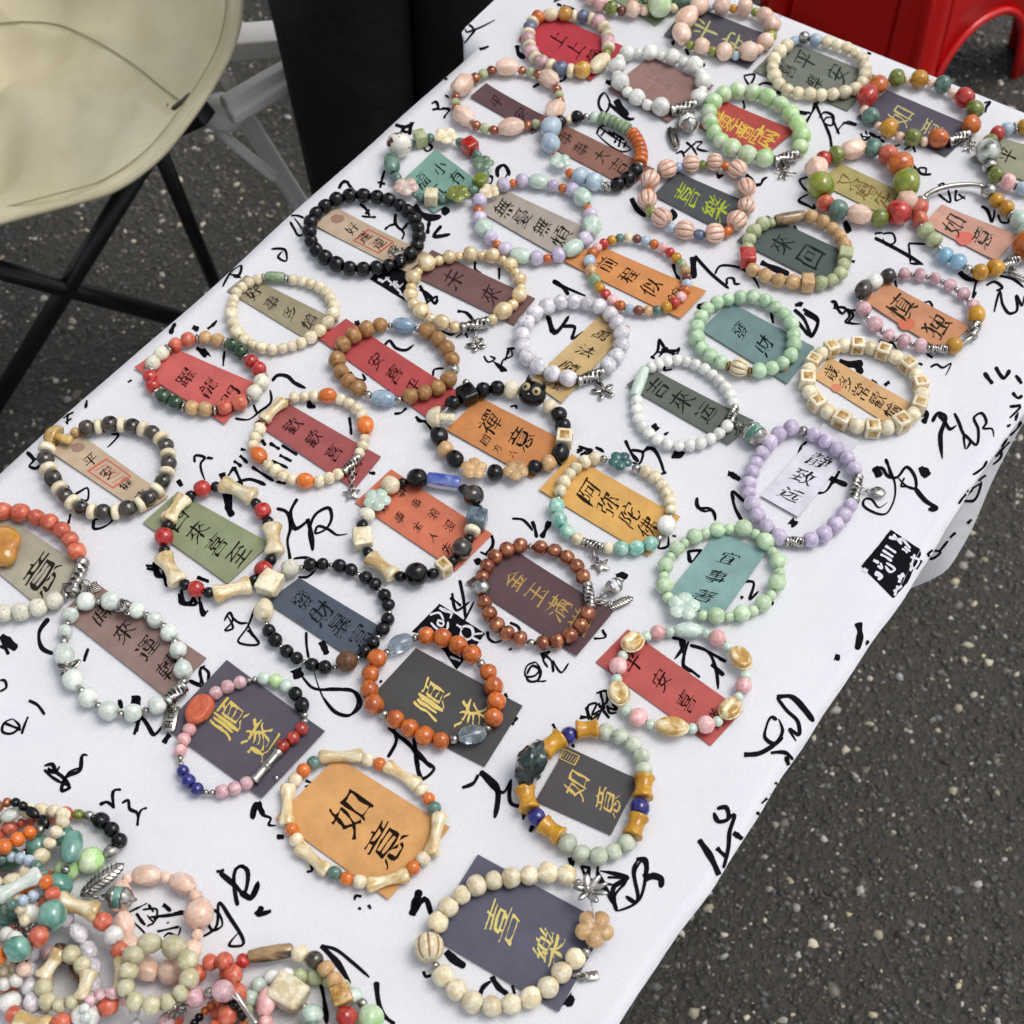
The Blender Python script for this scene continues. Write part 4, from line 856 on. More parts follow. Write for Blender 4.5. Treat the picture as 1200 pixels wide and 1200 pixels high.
stroke('S', "8 475,590 505,545 522,582 480,642 520,632 490,560;8 520,572 560,602 600,600;8 640,515 602,620 550,702 662,712 622,652 600,600;7 600,640 640,680;34 862,850 870,870 882,900;9 890,880 950,950 1070,962 1170,968 1198,1020 1150,1102 1082,1090 1020,1022 960,862;9 918,650 920,720 932,792;20 1000,700 1030,772;9 290,910 342,930 352,840 390,870 382,922;8 330,350 392,382;9 240,440 235,490 290,500 312,452;9 340,450 365,560 388,532;12 500,0 522,20;9 50,290 150,305;9 95,290 110,350 150,350 140,310;9 150,350 160,400")
blob('T', [(540,430),(755,570),(705,640),(410,562)]); blob('T', [(500,570),(640,600),(700,640),(620,740)], 6)
white('T', "495,485 540,475 560,510;500,520 530,550 575,550 580,515;530,510 560,520 555,535 535,530 530,510;8 540,450 580,470;560,455 605,480;6 600,470 590,500;7 640,560 650,540 690,545 695,585 665,600 640,575 640,560;620,530 650,550;700,575 745,570;690,590 735,610;650,600 640,625;560,660 580,700;590,680 640,700;520,690 580,705;600,650 640,680;470,560 520,590")
stroke('T', "9 635,320 652,402 662,502;7 590,402 642,442;8 600,380 620,462 682,420;7 650,522 702,420;9 785,110 790,152 752,202;18 710,237 738,230;9 0,832 80,832 150,850 172,902 120,952 60,940 0,872;11 300,1010 430,1122 502,1202;10 345,1040 330,1100 298,1152;11 420,1060 430,1130 442,1202;8 765,560 770,592 800,612 832,602;8 870,520 910,540 922,572;8 950,762 975,722 1012,742 1000,790 958,792 945,770;9 1018,660 1032,692;9 850,850 856,872;9 905,962 880,1000;9 270,790 260,800")
stroke('U', "9 480,830 530,872 542,942;8 470,832 520,820 482,860 512,912;8 440,880 390,900 380,962 430,962 462,920 440,880;8 540,870 590,942 632,885;7 450,992 502,990;9 780,742 850,730 830,700;9 830,690 852,722;9 280,810 300,800")
stroke('V', "10 460,632 522,650 472,742;9 500,640 522,722;9 545,650 528,790 562,802;10 550,670 640,702 682,792 692,892;9 640,702 732,752 690,732;13 660,762 722,822;8 510,762 602,832;9 545,200 602,200 590,215;8 545,202 560,252 592,210;10 820,350 868,352 852,440 895,398;12 805,432 815,436;9 80,912 130,900 130,960 90,982;8 100,902 122,992;9 0,1030 62,1032;9 30,980 60,1042 92,1012;9 130,980 182,992 160,962;7 970,450 962,470")
stroke('e', "11 410,702 450,698 500,742 528,780;7 410,702 440,742 478,782 480,822 450,802 472,842;7 410,775 395,765 375,800 372,830 400,850 428,810 415,770;11 305,885 350,882 430,830;7 390,880 440,880 462,902;8 440,890 452,928;14 670,463 676,500 666,550;13 595,572 612,576")
stroke('s6', "11 340,583 380,642 412,712;9 400,480 430,475 437,515 405,522 390,492;9 430,520 457,500 442,562 440,600 430,652 415,702;8 400,610 435,642;10 455,560 487,582;6 550,462 580,430;6 562,465 590,425;6 575,440 612,388;6 585,425 600,390;6 535,490 545,500;9 130,650 158,648 162,700 125,792 95,772;10 65,822 55,742 102,712 20,690;13 158,722 185,705 212,712 212,745;9 0,690 60,802;24 100,1185 106,1182;6 515,540 505,560")
stroke('X', "9 70,517 105,430 120,492 160,512 150,542 187,547;15 190,605 227,605;12 0,752 32,760 30,892;18 10,880 60,912 97,830;15 95,990 112,952;15 100,1000 160,975;9 340,780 367,772 360,740;8 335,320 372,340 330,352;10 770,50 790,112 745,202;11 790,92 850,132 900,202 980,262 922,312 892,232 880,122;12 1120,357 1180,332 1202,290;20 870,1000 885,930 908,880;13 870,990 942,920 968,992;9 580,922 588,900 617,905;8 650,945 662,967;10 412,668 425,672;8 600,960 615,965")
stroke('Y', "18 10,392 100,462 90,642;12 20,400 140,502 182,430;12 90,460 112,532;13 180,440 180,562 250,592 242,652;9 305,252 322,220 352,282;9 405,130 432,177;9 510,242 518,262;26 280,692 302,702;8 550,102 612,90;8 600,112 600,30 640,20 620,82 662,60 640,122 652,100;9 650,20 712,102;9 700,30 712,72 752,70;9 560,900 582,952 740,1002;9 600,900 602,962;9 650,900 642,1002;9 700,962 802,980 780,1017;12 850,980 845,902 880,860 912,902 900,952;14 890,950 962,962 992,980 992,1012;18 500,902 522,872")
stroke('a', "20 90,372 108,320 127,250;14 100,362 150,290 182,372;22 250,540 290,580 342,612;9 145,632 155,657 192,647;14 410,747 422,712 462,680;15 465,657 500,712 542,742;9 560,700 572,742;34 815,762 850,782;13 830,100 836,152;9 880,142 920,152 900,192 1000,252;9 1050,352 1042,282 1090,210 970,162;9 1050,352 1142,312 1140,152 1180,110 1195,142 1188,200;30 1085,862 1116,862")
stroke('b', "12 585,217 625,200 672,237;10 670,235 672,130 712,128;11 715,207 750,190 762,242 802,262 806,342;10 806,340 835,242 862,235;10 260,10 300,50 370,92;9 370,130 412,117 372,92;9 280,0 330,20 350,-10;9 370,92 402,30 470,0")
stroke('f', "11 195,742 230,735 240,767 210,762 240,767 300,842 275,852 290,792 350,762 370,692 386,696;24 592,432 600,552;9 590,605 620,532 682,612;16 720,642 747,602;8 525,462 530,480;13 1110,975 1125,905 1160,960")
stroke('d', "9 295,87 332,78;13 310,90 380,150 448,212 492,130;11 395,247 402,62 428,60;18 480,292 512,250;14 482,292 552,270;11 215,182 242,262;9 245,272 290,270 320,342 280,362 242,272;9 230,392 290,352 310,232 352,292 415,432 355,432 400,372;11 45,242 82,272;9 0,310 20,300;10 785,432 850,450 930,510 1012,582;15 785,432 860,512 922,612;14 1045,602 1080,762 1132,802;13 780,590 802,702 812,802;10 150,280 -20,300")
stroke('c', "8 758,345 865,292;8 745,382 800,420 855,475;11 800,352 832,400 852,422;8 835,332 920,330 902,402 862,362;9 958,295 1002,332;10 1018,352 1082,340;9 920,460 985,445 1052,430;8 980,412 990,402;8 960,492 985,470 1042,482 1060,432;8 860,430 905,410;8 870,300 900,345;8 1000,470 1020,500 985,520;9 870,660 930,650;9 820,730 850,720")
stroke('s5', '7 860,180 880,200 895,190;7 850,230 890,225;8 520,800 540,770;9 460,1010 480,990;8 760,110 790,150;8 800,90 830,130 850,100;7 700,640 715,625;7 640,690 660,672;6 850,330 880,300 890,280;6 720,470 760,440 770,420;6 740,490 765,470;7 870,120 892,150')
# hanging side, upper right, and the square seal that wraps over the table edge
stroke('s5', "6 790,432 820,400 815,380;6 800,405 850,352;6 820,370 840,340;6 670,572 690,545 720,520;6 690,560 720,560 750,490;6 700,530 745,500;6 560,752 580,735 605,740 570,762 562,748;6 600,740 632,700;6 850,270 890,230;6 870,280 880,250;6 840,300 852,292;7 345,1068 352,1052")
blob('s5', [(432,662),(535,732),(440,905),(328,792)], 12); blob('s5', [(535,735),(538,750),(490,850),(442,903)], 6)
white('s5', "5 402,735 440,760;5 412,720 450,745;5 395,750 435,775;7 425,690 480,700;5 440,680 470,715;5 470,690 500,730;5 415,780 445,805 430,812 412,790;5 500,760 530,770 510,800 500,780;5 515,750 500,810;7 455,830 480,825;7 460,850 475,815;8 335,800 350,810;8 375,815 400,830 385,838;6 370,770 390,780;6 440,880 470,860;6 445,895 455,860;5 385,790 400,800 395,780;4 470,730 490,745;4 480,722 500,740")
blob('D', [(500,800),(600,870),(620,1025),(400,888)], 8)
white('D', "470,900 500,880;6 500,920 540,900;530,940 570,910;480,880 560,960;7 550,960 590,990;520,900 550,930;8 440,890 470,905")
stroke('A', "5 955,640 1110,745;5 940,672 1090,762 1115,748")
stroke('A', "7 985,655 960,685;7 1000,660 1030,690;7 1020,665 1080,705;7 1045,690 1030,720;7 1060,700 1050,740;7 1090,710 1075,745")
pc = obj('printed_calligraphy', pydata('printed_calligraphy', INK_V, INK_F, simple('black_textile_ink', (16,16,22), .95, Specular_IOR_Level=.1), False), CLOTH); pc['kind'] = 'stuff'
pw = obj('printed_seal_lines', pydata('printed_seal_lines', WH_V, WH_F, simple('white_cotton_line', (212,212,220), .85), False), CLOTH); pw['kind'] = 'stuff'
# ---------------------------------------------------------------- cards
DK = (40,38,36); GOLDI = (206,182,98)
card('A', [(305,490),(385,425),(705,602),(622,672)], (104,68,74), "平安", (70,42,48), "narrow dull maroon card inside the peach nugget bracelet by the far left corner", (.12,.85), .62)
card('A', [(545,200),(700,70),(1080,240),(910,408)], (196,44,58), "上上籤", (90,24,26), "bright red card with black writing at the far left corner, inside the pastel disc bracelet", (.2,.95), .42)
card('B', [(60,-20),(200,-140),(480,0),(315,142)], (140,150,112), "喜", DK, "olive green card cut off by the top edge, under the green carved bead bracelet", (.3,.8), .5)
card('B', [(360,195),(500,25),(960,210),(820,372)], (88,84,96), "平安", (206,206,140), "grey violet card with pale yellow writing inside the peach bracelet at the far end", (.12,.9), .58)
card('B', [(55,490),(290,310),(630,470),(385,665)], (150,112,104), "平安", (176,140,128), "dusty brown card with faint pale writing inside the white howlite bracelet at the far end", (.12,.85), .56)
card('s3', [(10,315),(150,175),(550,335),(425,490)], (112,118,104), "平安喜樂", (76,82,74), "grey green card with faint writing inside the ivory bracelet beside the red stool", cols=[("平安", .68, .42, .15, .85), ("喜樂", .3, .36, .1, .7)])
card('C', [(358,508),(510,370),(960,560),(810,702)], (86,78,98), "如意", (216,206,138), "violet card with pale gold writing inside the multicoloured bracelet next to the red stool", (.15,.85), .5)
card('s7', [(480,440),(650,310),(1000,400),(900,600)], (152,152,122), "平", DK, "sage green card at the right edge of the picture, inside the cut off bracelet", (.1,.6), .5)
card('B', [(545,690),(680,550),(1070,710),(880,870)], (188,62,54), "黃金萬兩", (226,188,72), "scarlet card with gold writing inside the pale green and white bracelet", (.08,.92), .52, gold=True)
card('A', [(655,710),(760,620),(1230,850),(1100,945)], (146,96,80), "事事大吉", (96,72,58), "brown card with dark writing inside the black, orange and pale blue bracelet", (.05,.85), .56)
card('D', [(560,400),(730,240),(965,415),(720,560)], (120,164,148), "福氣", (34,60,54), "sea green card inside the bracelet of green flower and cube beads", cols=[("福氣", .3, .34, .1, .85), ("小有", .75, .3, .15, .8)])
card('D', [(120,620),(235,535),(705,770),(590,860)], (196,172,142), "好運連連", DK, "beige card with a brown spot and a red seal inside the all black glossy bracelet", (.2,.8), .48, extra=[('spot', .62, .1, .2, (150,118,104)), ('seal', .5, .52, .34, (186,96,80))])
card('E', [(90,275),(205,175),(615,365),(500,510)], (176,162,148), "無憂無煩", (56,52,40), "long taupe card with four characters inside the lavender, mint and orange bracelet", (.03,.9), .58)
card('D', [(600,862),(712,742),(1231,986),(1125,1119)], (116,78,74), "未來", (86,54,52), "dark maroon card with faint writing inside the gold pearl bracelet", (.15,.85), .62)
card('F', [(110,300),(225,180),(592,340),(460,482)], (74,80,84), "喜樂", (190,206,66), "slate grey card with lime yellow writing inside the peach fluted bead bracelet", (.12,.92), .72)
card('E', [(485,510),(640,430),(1150,650),(1030,778)], (222,142,72), "前程似錦", (66,46,30), "orange card with black writing inside the small rainbow bead bracelet", (.12,.95), .54)
card('F', [(530,525),(680,400),(1110,600),(960,742)], (80,98,92), "來回", (56,70,66), "dark green grey card with faint writing inside the tan and sage stone bracelet", (.2,.85), .55)
card('G', [(165,235),(275,135),(645,310),(545,420)], (178,166,96), "又過浮生", (120,92,52), "mustard green card inside the large bracelet of red, green and peach nuggets", (.15,.92), .6)
card('G', [(700,440),(785,348),(1175,500),(1060,630)], (208,152,130), "如意", (96,92,72), "salmon pink card with a red spot inside the bracelet with the curved silver bar", (.1,.85), .72, extra=[('spot', .2, .5, .26, (206,112,98))])
card('L', [(400,232),(512,138),(930,360),(790,485)], (206,138,92), "慎独", (86,72,54), "copper orange card with two large characters inside the dusty pink and silver bracelet", (.12,.95), .82, extra=[('spot', .12, .5, .22, (196,112,86))])
card('L', [(140,610),(228,512),(640,745),(520,850)], (220,172,112), "歲多常歡愉", (70,66,44), "narrow apricot card with five characters inside the ivory cube bead bracelet", (.02,1.), .56, extra=[('spot', .12, .28, .16, (206,132,104)), ('seal', .85, .5, .1, (196,132,82))])
card('K', [(430,330),(582,192),(1005,420),(868,602)], (108,138,138), "發財", (40,54,50), "muted teal card inside the all jade green bracelet with one fluted gold bead", (.15,.72), .42, extra=[('spot', .25, .88, .09, (170,120,108))])
card('K', [(60,610),(185,525),(700,790),(575,908)], (102,110,98), "吉來运乎", (58,62,52), "dark sage card with thick grey writing inside the matt white bracelet", (.08,1.0), .72)
card('J', [(540,205),(678,275),(335,658),(180,545)], (210,176,116), "萬法隨緣", (70,58,36), "tan card lying the other way, inside the lilac white howlite bracelet in the middle", (.1,1.0), .52)
card('H', [(535,235),(640,150),(1140,400),(1010,525)], (158,146,114), "好事多憶", (56,34,52), "khaki card with dark writing inside the ivory bracelet with one green banded barrel", (.1,.9), .62)
card('H', [(35,655),(210,530),(690,740),(525,960)], (210,92,86), "躍龍門", (92,36,32), "coral red card inside the bracelet of coral, red and dark green pairs", (.3,1.), .46)
card('I', [(20,290),(180,175),(830,600),(680,770)], (188,66,66), "安喜乎", (84,30,30), "long red card inside the tan wooden bead bracelet with two blue glass beads", (.32,.82), .52)
card('N', [(165,240),(325,140),(800,412),(665,575)], (168,76,76), "歡歡喜喜", (66,30,34), "dark rose red card inside the ivory and orange bracelet with one bone bead", (.12,.98), .52)
card('O', [(215,370),(410,180),(930,445),(720,655)], (210,132,66), "禪意", (50,48,34), "brown orange card with two bold characters inside the bracelet with the black cat head", cols=[("禪意", .64, .56, .1, .8), ("四方六", .2, .2, .3, .75)])
card('P', [(60,475),(250,270),(885,635),(700,865)], (226,170,80), "阿弥陀佛", (76,54,28), "amber yellow card with four clear characters inside the ivory and turquoise bracelet", (.22,.95), .46)
card('M', [(125,300),(265,205),(720,530),(590,612)], (200,176,144), "平安健康", (54,44,36), "beige card with a red seal and brown spot inside the dark and ivory disc bracelet", (.2,.95), .5, extra=[('spot', .6, .12, .19, (156,124,112)), ('seal', .5, .5, .36, (196,104,92))])
card('M', [(590,655),(765,500),(1230,760),(1015,962)], (142,152,112), "四來喜至", (50,52,36), "sage green card inside the bracelet of bone, red and black beads", (.1,.98), .46)
card('N', [(670,640),(850,475),(1358,801),(1174,985)], (216,112,76), "", DK, "reddish orange card with two text columns inside the black bracelet with a porcelain tube", cols=[("事事浪漫", .72, .24, .12, .78), ("好事全人先", .3, .24, .12, .9)])
card('U', [(30,420),(310,225),(895,590),(680,848)], (98,64,70), "金玉滿堂", (176,142,72), "large purple brown card with gold writing inside the copper brown pearl bracelet", (.12,.95), .42, gold=True)
card('V', [(690,100),(935,205),(700,540),(430,425)], (128,168,164), "宜事著", (34,54,50), "teal card lying the other way, inside the pale lime green bracelet with a flower bead", (.12,.95), .36)
card('V', [(78,755),(238,590),(815,1000),(655,1175)], (192,76,68), "平安喜樂", (84,32,30), "brick red card inside the bracelet of pink, white and gold cowrie beads", (.08,1.02), .46)
card('R', [(290,640),(440,490),(970,850),(780,1030)], (146,116,106), "時來運轉", (66,54,48), "dusty brown card inside the mint white bracelet with silver butterflies", (.12,.95), .52)
card('R', [(-150,330),(30,180),(392,420),(210,625)], (176,168,146), "意", (66,64,50), "grey beige card at the left edge under the coral and speckled ivory bracelet", (.5,.95), .9)
card('S', [(700,490),(880,360),(1345,640),(1170,800)], (78,92,110), "發財暴富", (50,58,66), "slate blue card with faint dark writing inside the black and silver bracelet", (.1,1.0), .6)
card('T', [(185,905),(430,640),(930,910),(752,1195)], (72,70,68), "順遂", (222,196,112), "charcoal card with large gold writing inside the burnt orange bracelet with two clear beads", (.2,.92), .5, gold=True)
card('W', [(150,520),(490,160),(1020,545),(680,905)], (92,84,100), "順遂", (214,190,96), "square violet card with gold writing inside the pink and blue bracelet with coral chunk", (.2,.8), .42, gold=True)
card('X', [(187,513),(495,205),(1060,560),(752,922)], (222,160,88), "如意", (58,38,26), "big light orange card with two bold black characters inside the bone bead bracelet", (.2,.88), .52)
card('Y', [(312,548),(480,255),(870,435),(720,733)], (76,72,76), "如意", (206,176,92), "charcoal card with gold characters and a small gold seal inside the yellow drum bead bracelet", (.12,1.0), .46, gold=True, extra=[('seal', .86, .1, .09, (206,176,92))])
card('a', [(165,462),(400,88),(1005,412),(780,825)], (92,90,112), "喜樂", (212,196,110), "blue violet card with gold characters nearest the camera, inside the large ivory bracelet", (.2,.92), .42, gold=True)
card('Q', [(580,150),(740,235),(460,590),(285,490)], (224,222,232), "静致远", (70,68,72), "plain white card with black characters inside the lavender bracelet", (.25,.95), .56)

# ---------------------------------------------------------------- bracelets laid out in rows
bracelet('A', "235,478 nPE@1.6 / 310,405 sBC sLG sBC / 435,350 nPE / 545,352 sBC sLG sBC / 662,380 nPE / 730,435 sBC sLG sBC / 750,525 nPE / 690,600 sBC sLG sBC / 570,635 nPE / 445,655 sBC sLG sBC / 315,620 nPE / 240,555 sBC sLG sBC", "bracelet of peach faceted nuggets with small copper beads, nearest the far left corner")
bracelet('A', "905,355 oCR@2 / 985,280 sOL dCR rDP dCR sLG dCR rDP / 925,100 dCR rSB dCR / 815,80 rAM / 745,75 oCR@1.4 / 670,80 rOR dCR rSB dCR rDP dCR rDP dCR / 640,300 rDP dCR rSB dCR rAM@1.2", "pastel bracelet with thin ivory discs lying on the bright red card")
b = bracelet('B', "-40,-20 rPE@1 rPK / 45,45 rMG sBR rPE@1.2 sPE / 275,60 rGN@1.6 sCR / 430,40 rTL@1 / 470,-30 rPE rPE / 350,-150 rPE rMG rPE / 120,-150 rPE rMG rPE", "green and peach bracelet partly cut off by the top edge of the picture")
bracelet('B', "520,75 rPE@1.1 / 595,35 sLB / 630,45 rPE@1.2 / 715,50 sYL / 755,50 rPE@1.2 / 835,60 sOL / 870,75 rPE rPE / 945,180 sOL / 930,215 rPE@1.1 / 885,255 sPE / 855,280 rPE@1.2 / 770,305 sLB / 728,300 rPE@1.2 / 645,285 sOL / 605,270 rPE@1.1 / 525,255 sOL / 485,240 rPE rPE@1.2", "peach bracelet with small yellow and blue spacers on the grey violet card")
b = bracelet('B', "390,595 tSV@1.8 / 525,560 rWH sWH rWH sWH / 550,385 rWH sWH rWH sWH rWH sWH rWH / 130,310 sWH rWH sWH / 110,430 rWH sWH rWH sWH rWH", "chunky white howlite bracelet with a silver feather and a white ball charm")
charm(b, 'B', 'leaf', 412, 748, 42, 8, (450,620)); ball_charm(b, 'B', 488, 670, 21, 'WH', (455,615))
b = bracelet('s3', "210,165 rSV@1 / 258,172 rLB@1 / 310,182 rCR*4 / 475,245 rCR*4 / 478,380 rCR*3 / 335,418 rCR*4 / 140,385 rCR*3 / 95,285 rCR*3 / 175,190 sLB", "plain ivory bracelet with one silver ball and two bluish beads beside the red stool")
b = bracelet('C', "815,620 tSV@1.6 / 915,580 rOR@1.3 / 945,525 sPE / 960,505 rMG@1.3 / 925,450 rRD@1.4 / 865,395 sPE / 820,370 rTL@1.3 / 755,335 sPE / 715,328 rYL@1.4 / 630,320 sPE / 595,315 rMG@1.3 / 525,330 sPE / 500,335 rOR@1.3 / 440,380 rRD@1.4 / 400,450 sPE / 410,485 rTL@1.3 / 455,535 sPE / 485,555 rYL@1.4 / 555,590 sPE / 600,605 rMG@1.3 / 680,622 sPE / 720,622 rOR@1.4", "multicoloured round bead bracelet with a dragonfly charm on the violet card by the stool")
charm(b, 'C', 'dragonfly', 930, 645, 24, 60, (870,610))
bracelet('s7', "760,250 rYL@1.1 rMG rPK / 1000,330 rOR rYL rMG / 1050,470 rLB rYL rPK / 900,620 rYL rLB / 755,595 kSV / 745,590 rPK@1.1 / 665,560 rMG / 610,505 dSV@.6 rGY@1.5 / 590,370 rMG@.9 / 620,310 rRD@.9 / 670,270 rLB@.9 kSV", "bracelet with a marbled grey eye bead, cut off by the right edge of the picture")
b = bracelet('B', "950,870 tSV@1.8 / 1075,830 rGN*4 / 1020,600 rGW rGW / 880,520 rGW*2 / 715,505 rGW*2 / 610,590 rGW*2 / 620,700 rGW*2 / 690,790 rGW*3", "pale green and white bracelet with silver tube on the scarlet card")
charm(b, 'B', 'dragonfly', 1012, 930, 27, 75, (1010,870))
bracelet('A', "735,625 rBK@1 rCR@.6 rBK@1 sSV / 905,585 rCG@.9 dGR*6 / 1100,655 kSV dOR*7 / 1155,825 kSV rBK*3 / 1010,935 tSV@.7 / 965,930 rLB@1.3 rLB@1.3 / 825,880 sOR / 790,855 fCG@1.5 / 730,775 sOR / 722,765 rLB@1.3 rLB@1.3", "glossy black and pale blue bracelet with thin orange discs on the brown card")
bracelet('D', "520,270 rDT@1.9 / 590,210 sTL cLG@1.1 sTL / 725,175 fCR@1.9 / 835,190 sTL cRD@1 sTL / 950,280 fTG@1.7 / 980,345 sTL cMG@.9 sTL / 900,450 fMG@1.9 / 785,480 sTL cCR@1.1 sTL / 635,470 fPC@1.8 / 545,395 sTL oTL@1.6", "bracelet of flower and cube beads with a brown spotted bead on the sea green card")
b = bracelet('D', "525,810 rBK*4 / 268,830 rBK*3 / 115,720 rBK*3 / 115,580 rBK*3 / 265,480 rBK*4 / 525,505 rBK*3 / 635,610 rBK*3 / 625,745 rBK*2", "all black glossy bracelet with a silver tree charm near the left table edge")
charm(b, 'D', 'tree', 548, 770, 27, 20, None, .006)
bracelet('E', "100,205 fCR@1.5 / 175,160 rLV sOR rLV / 318,128 oCG@1.3 / 408,145 rLV sOR rLV / 545,185 nCG@1.3 / 590,245 sOR rLV / 612,310 nCG@1.2 / 600,385 rLV / 560,420 oCG@1.3 / 485,470 rLV sOR rLV / 325,490 oCG@1.4 / 235,465 rLV sOR rLV / 125,380 nCG@1.2 / 95,325 rLV sOR rLV", "lavender, mint and orange bracelet on the long taupe card")
b = bracelet('D', "857,1127 tSV@1.7 / 994,1095 sGD rGD sGD rGD / 1160,945 sGD rGD sGD rGD / 1085,800 sGD rGD sGD rGD sGD rGD / 770,785 sGD rGD / 655,835 sGD rGD sGD rGD / 610,990 sGD rGD sGD rGD sGD", "gold pearl bracelet with a silver butterfly charm on the dark maroon card")
charm(b, 'I', 'butterfly', 948, 325, 24, 30, (925,225))
bracelet('F', "108,200 sSB / 140,190 pPE@1.3 / 215,158 sPW / 258,148 pPE@1.3 / 338,142 sMG / 378,138 pPE@1.3 / 455,142 sOR / 495,155 pPE@1.3 / 555,205 sSB / 560,235 pPE@1.2 / 585,300 sPE@.5 / 580,330 pPE@1.2 / 565,385 sMG / 550,405 pPE@1.3 / 500,460 sOR / 460,487 pPE@1.3 / 370,495 sSB / 312,485 pPE@1.3 / 222,470 sLB / 185,445 pPE@1.3 / 118,392 sMG / 85,360 pPE@1.2 / 82,292 sOR / 90,258 pPE@1.3", "bracelet of fluted peach beads on the slate grey card with lime writing")
bracelet('E', "610,480 sOR / 628,450 sPK sRD sYL sTL / 765,393 sCR sBR sLB sOR / 925,430 sPK sRD sYL sGR / 1045,530 sTN sBR sLB sOR / 1045,655 sPK sRD sYL / 940,728 sTL sTN sBR sLB / 770,720 sOR sPK sRD sYL / 640,610 sGR sTN sLB", "small bead rainbow bracelet on the orange card")
bracelet('F', "725,425 ODK@2.3 / 870,400 rTN*3 / 1030,480 rTN*2 / 1075,572 cLG@1 / 1070,625 rLG*2 / 1030,710 rLG*2 / 918,740 cTN@1.2 / 848,738 rTN*2 / 705,715 rTN*2 / 590,650 cRD@1.1 / 582,582 rLG*2 / 600,500 rLG*2 / 685,430 rLG", "tan and sage stone bracelet with a dark bone tube and one red cube")
bracelet('G', "290,95 nPE@1.7 / 400,60 rTL@1.1 / 475,85 rCO@1.1 / 545,130 rOR@1.4 / 590,205 rOL@1.35 / 610,310 nPE@1 / 600,375 rRD@1.3 / 515,420 rMG@1 / 430,415 nPE@1.6 / 310,390 rTL@1.2 / 220,370 rCO@1.1 / 190,320 rOL@1.35 / 165,225 nPE@1.2 / 165,135 rRD@1 / 222,110 rMG@1", "bracelet of big olive, red, teal and peach nuggets on the mustard green card")
b = bracelet('G', "695,315 A@4 / 850,250 / 1000,262 rSV@1 / 1040,305 rYL*2 / 1135,385 kSV rCG@1.2*2 / 1215,490 / 1230,530 rOR@1.6 / 1165,610 tSV@1.4 / 1090,655 rYL*2 / 940,680 rSV@.6 / 900,655 rSK*2 / 780,580 rSV@.6 / 765,550 rLG@1.2*2 / 690,460 kSV / 685,450 rCO*2 / 683,340 kSV", "bracelet with a long curved silver bar and yellow pairs on the salmon pink card")
charm(b, 'G', 'leaf', 1168, 700, 26, 60, (1140,650))
bracelet('L', "955,268 rYL@1.2 / 958,335 tSV@1.2 / 935,400 TSV@1.4 / 880,440 rYL@1.3 / 815,462 tSV@1.2 / 735,458 qSV rDP qSV rDP qSV rDP qSV / 480,370 rDP qSV rDP qSV / 380,215 rSM@1.2 / 420,145 oWH@1.2 / 485,115 rSM@1.2 / 550,95 qSV rDP qSV rDP qSV rDP / 780,120 qSV rDP qSV rDP qSV rDP", "dusty pink and silver bracelet with two yellow beads on the copper orange card")
bracelet('L', "262,455 rCR gCR / 398,455 rCR gCR / 525,495 rCR gCR / 640,575 rCR gCR / 685,670 rCR gCR / 660,775 rCR gCR / 545,855 rCR gCR / 398,865 rCR gCR / 245,805 rCR gCR / 140,715 rCR gCR / 112,595 rCR gCR / 160,510 rCR gCR", "ivory bracelet alternating round beads and brown windowed cubes")
bracelet('K', "565,502 kGL pCR@1.3 kGL / 690,537 rJG*3 / 868,480 rJG*4 / 872,275 rJG*3 / 730,172 rJG*4 / 490,205 rJG*4 / 425,400 rJG*2 / 510,478 rJG", "jade green bracelet with a single fluted gold bead on the muted teal card")
b = bracelet('K', "165,525 OCG@2.6 / 115,660 rWH*3 / 130,790 rWH*3 / 240,892 rWH*3 / 405,900 rWH*4 / 580,790 tSV@1.2 / 600,710 rWH*4 / 510,565 rWH*4 / 340,478 rWH*4", "matt white bracelet with a long pale green bead and a sea green ball charm")
ball_charm(b, 'K', 703, 858, 25, 'TE', (615,785))
b = bracelet('J', "410,535 tSV@1.8 / 540,490 rWG*3 / 640,340 rWG*3 / 555,190 rWG*3 / 365,145 rWG*3 / 175,230 rWG*3 / 145,400 rWG*4", "lilac white howlite bracelet with a silver flower charm in the middle of the table")
charm(b, 'J', 'flower', 545, 590, 30, 20, (500,510))
bracelet('H', "722,160 kSV ZGR@1.3 kSV / 868,165 rCR*4 / 1055,225 rCR*3 / 1115,330 rCR*4 / 960,500 rCR*4 / 752,545 rCR*3 / 610,480 rCR*3 / 560,330 rCR*3 / 600,225 rCR*3".replace('ZGR', 'OGR'), "small ivory bead bracelet with one green banded barrel near the left table edge")
bracelet('H', "228,540 rCO*2 kSV / 385,490 rTN*2 kSV / 535,515 rDG*2 kSV / 645,600 rRD*2 kSV / 728,700 rIV*2 kSV / 640,825 rCO*2 kSV / 458,875 rTN*2 kSV / 292,855 rDG*2 kSV / 150,775 rRD*2 kSV / 120,655 rIV*2 kSV", "bracelet of paired coral, red, dark green and white beads on the coral red card")
b = bracelet('I', "420,205 qSV / 450,205 oBG@1.6 / 580,220 qSV / 610,230 rWD*4 / 805,440 rSV@.8 / 800,495 rWD*4 / 510,635 qSV / 465,640 oBG@1.6 / 330,620 qSV / 285,600 rWD*4 / 130,380 qSV / 140,355 rWD*4", "tan wooden bead bracelet with two milky blue glass beads on the long red card")
ball_charm(b, 'I', 880, 525, 9, 'SV', (820,490), 0, False)
b = bracelet('N', "200,245 qGL BBO@2.2 qGL / 340,115 rCR*3 / 490,100 rOG@1.2 / 572,110 rCR*4 / 715,220 rOG@1.2 / 720,295 rCR*3 / 680,400 tSV@1.5 / 605,480 rCR*3 / 462,530 rOG@1.2 / 378,525 rCR*4 / 215,430 rOG@1.2 / 160,370 rCR*3", "ivory and bright orange bracelet with one bone bead on the dark rose card")
charm(b, 'N', 'star', 652, 592, 24, 10, (655,460))
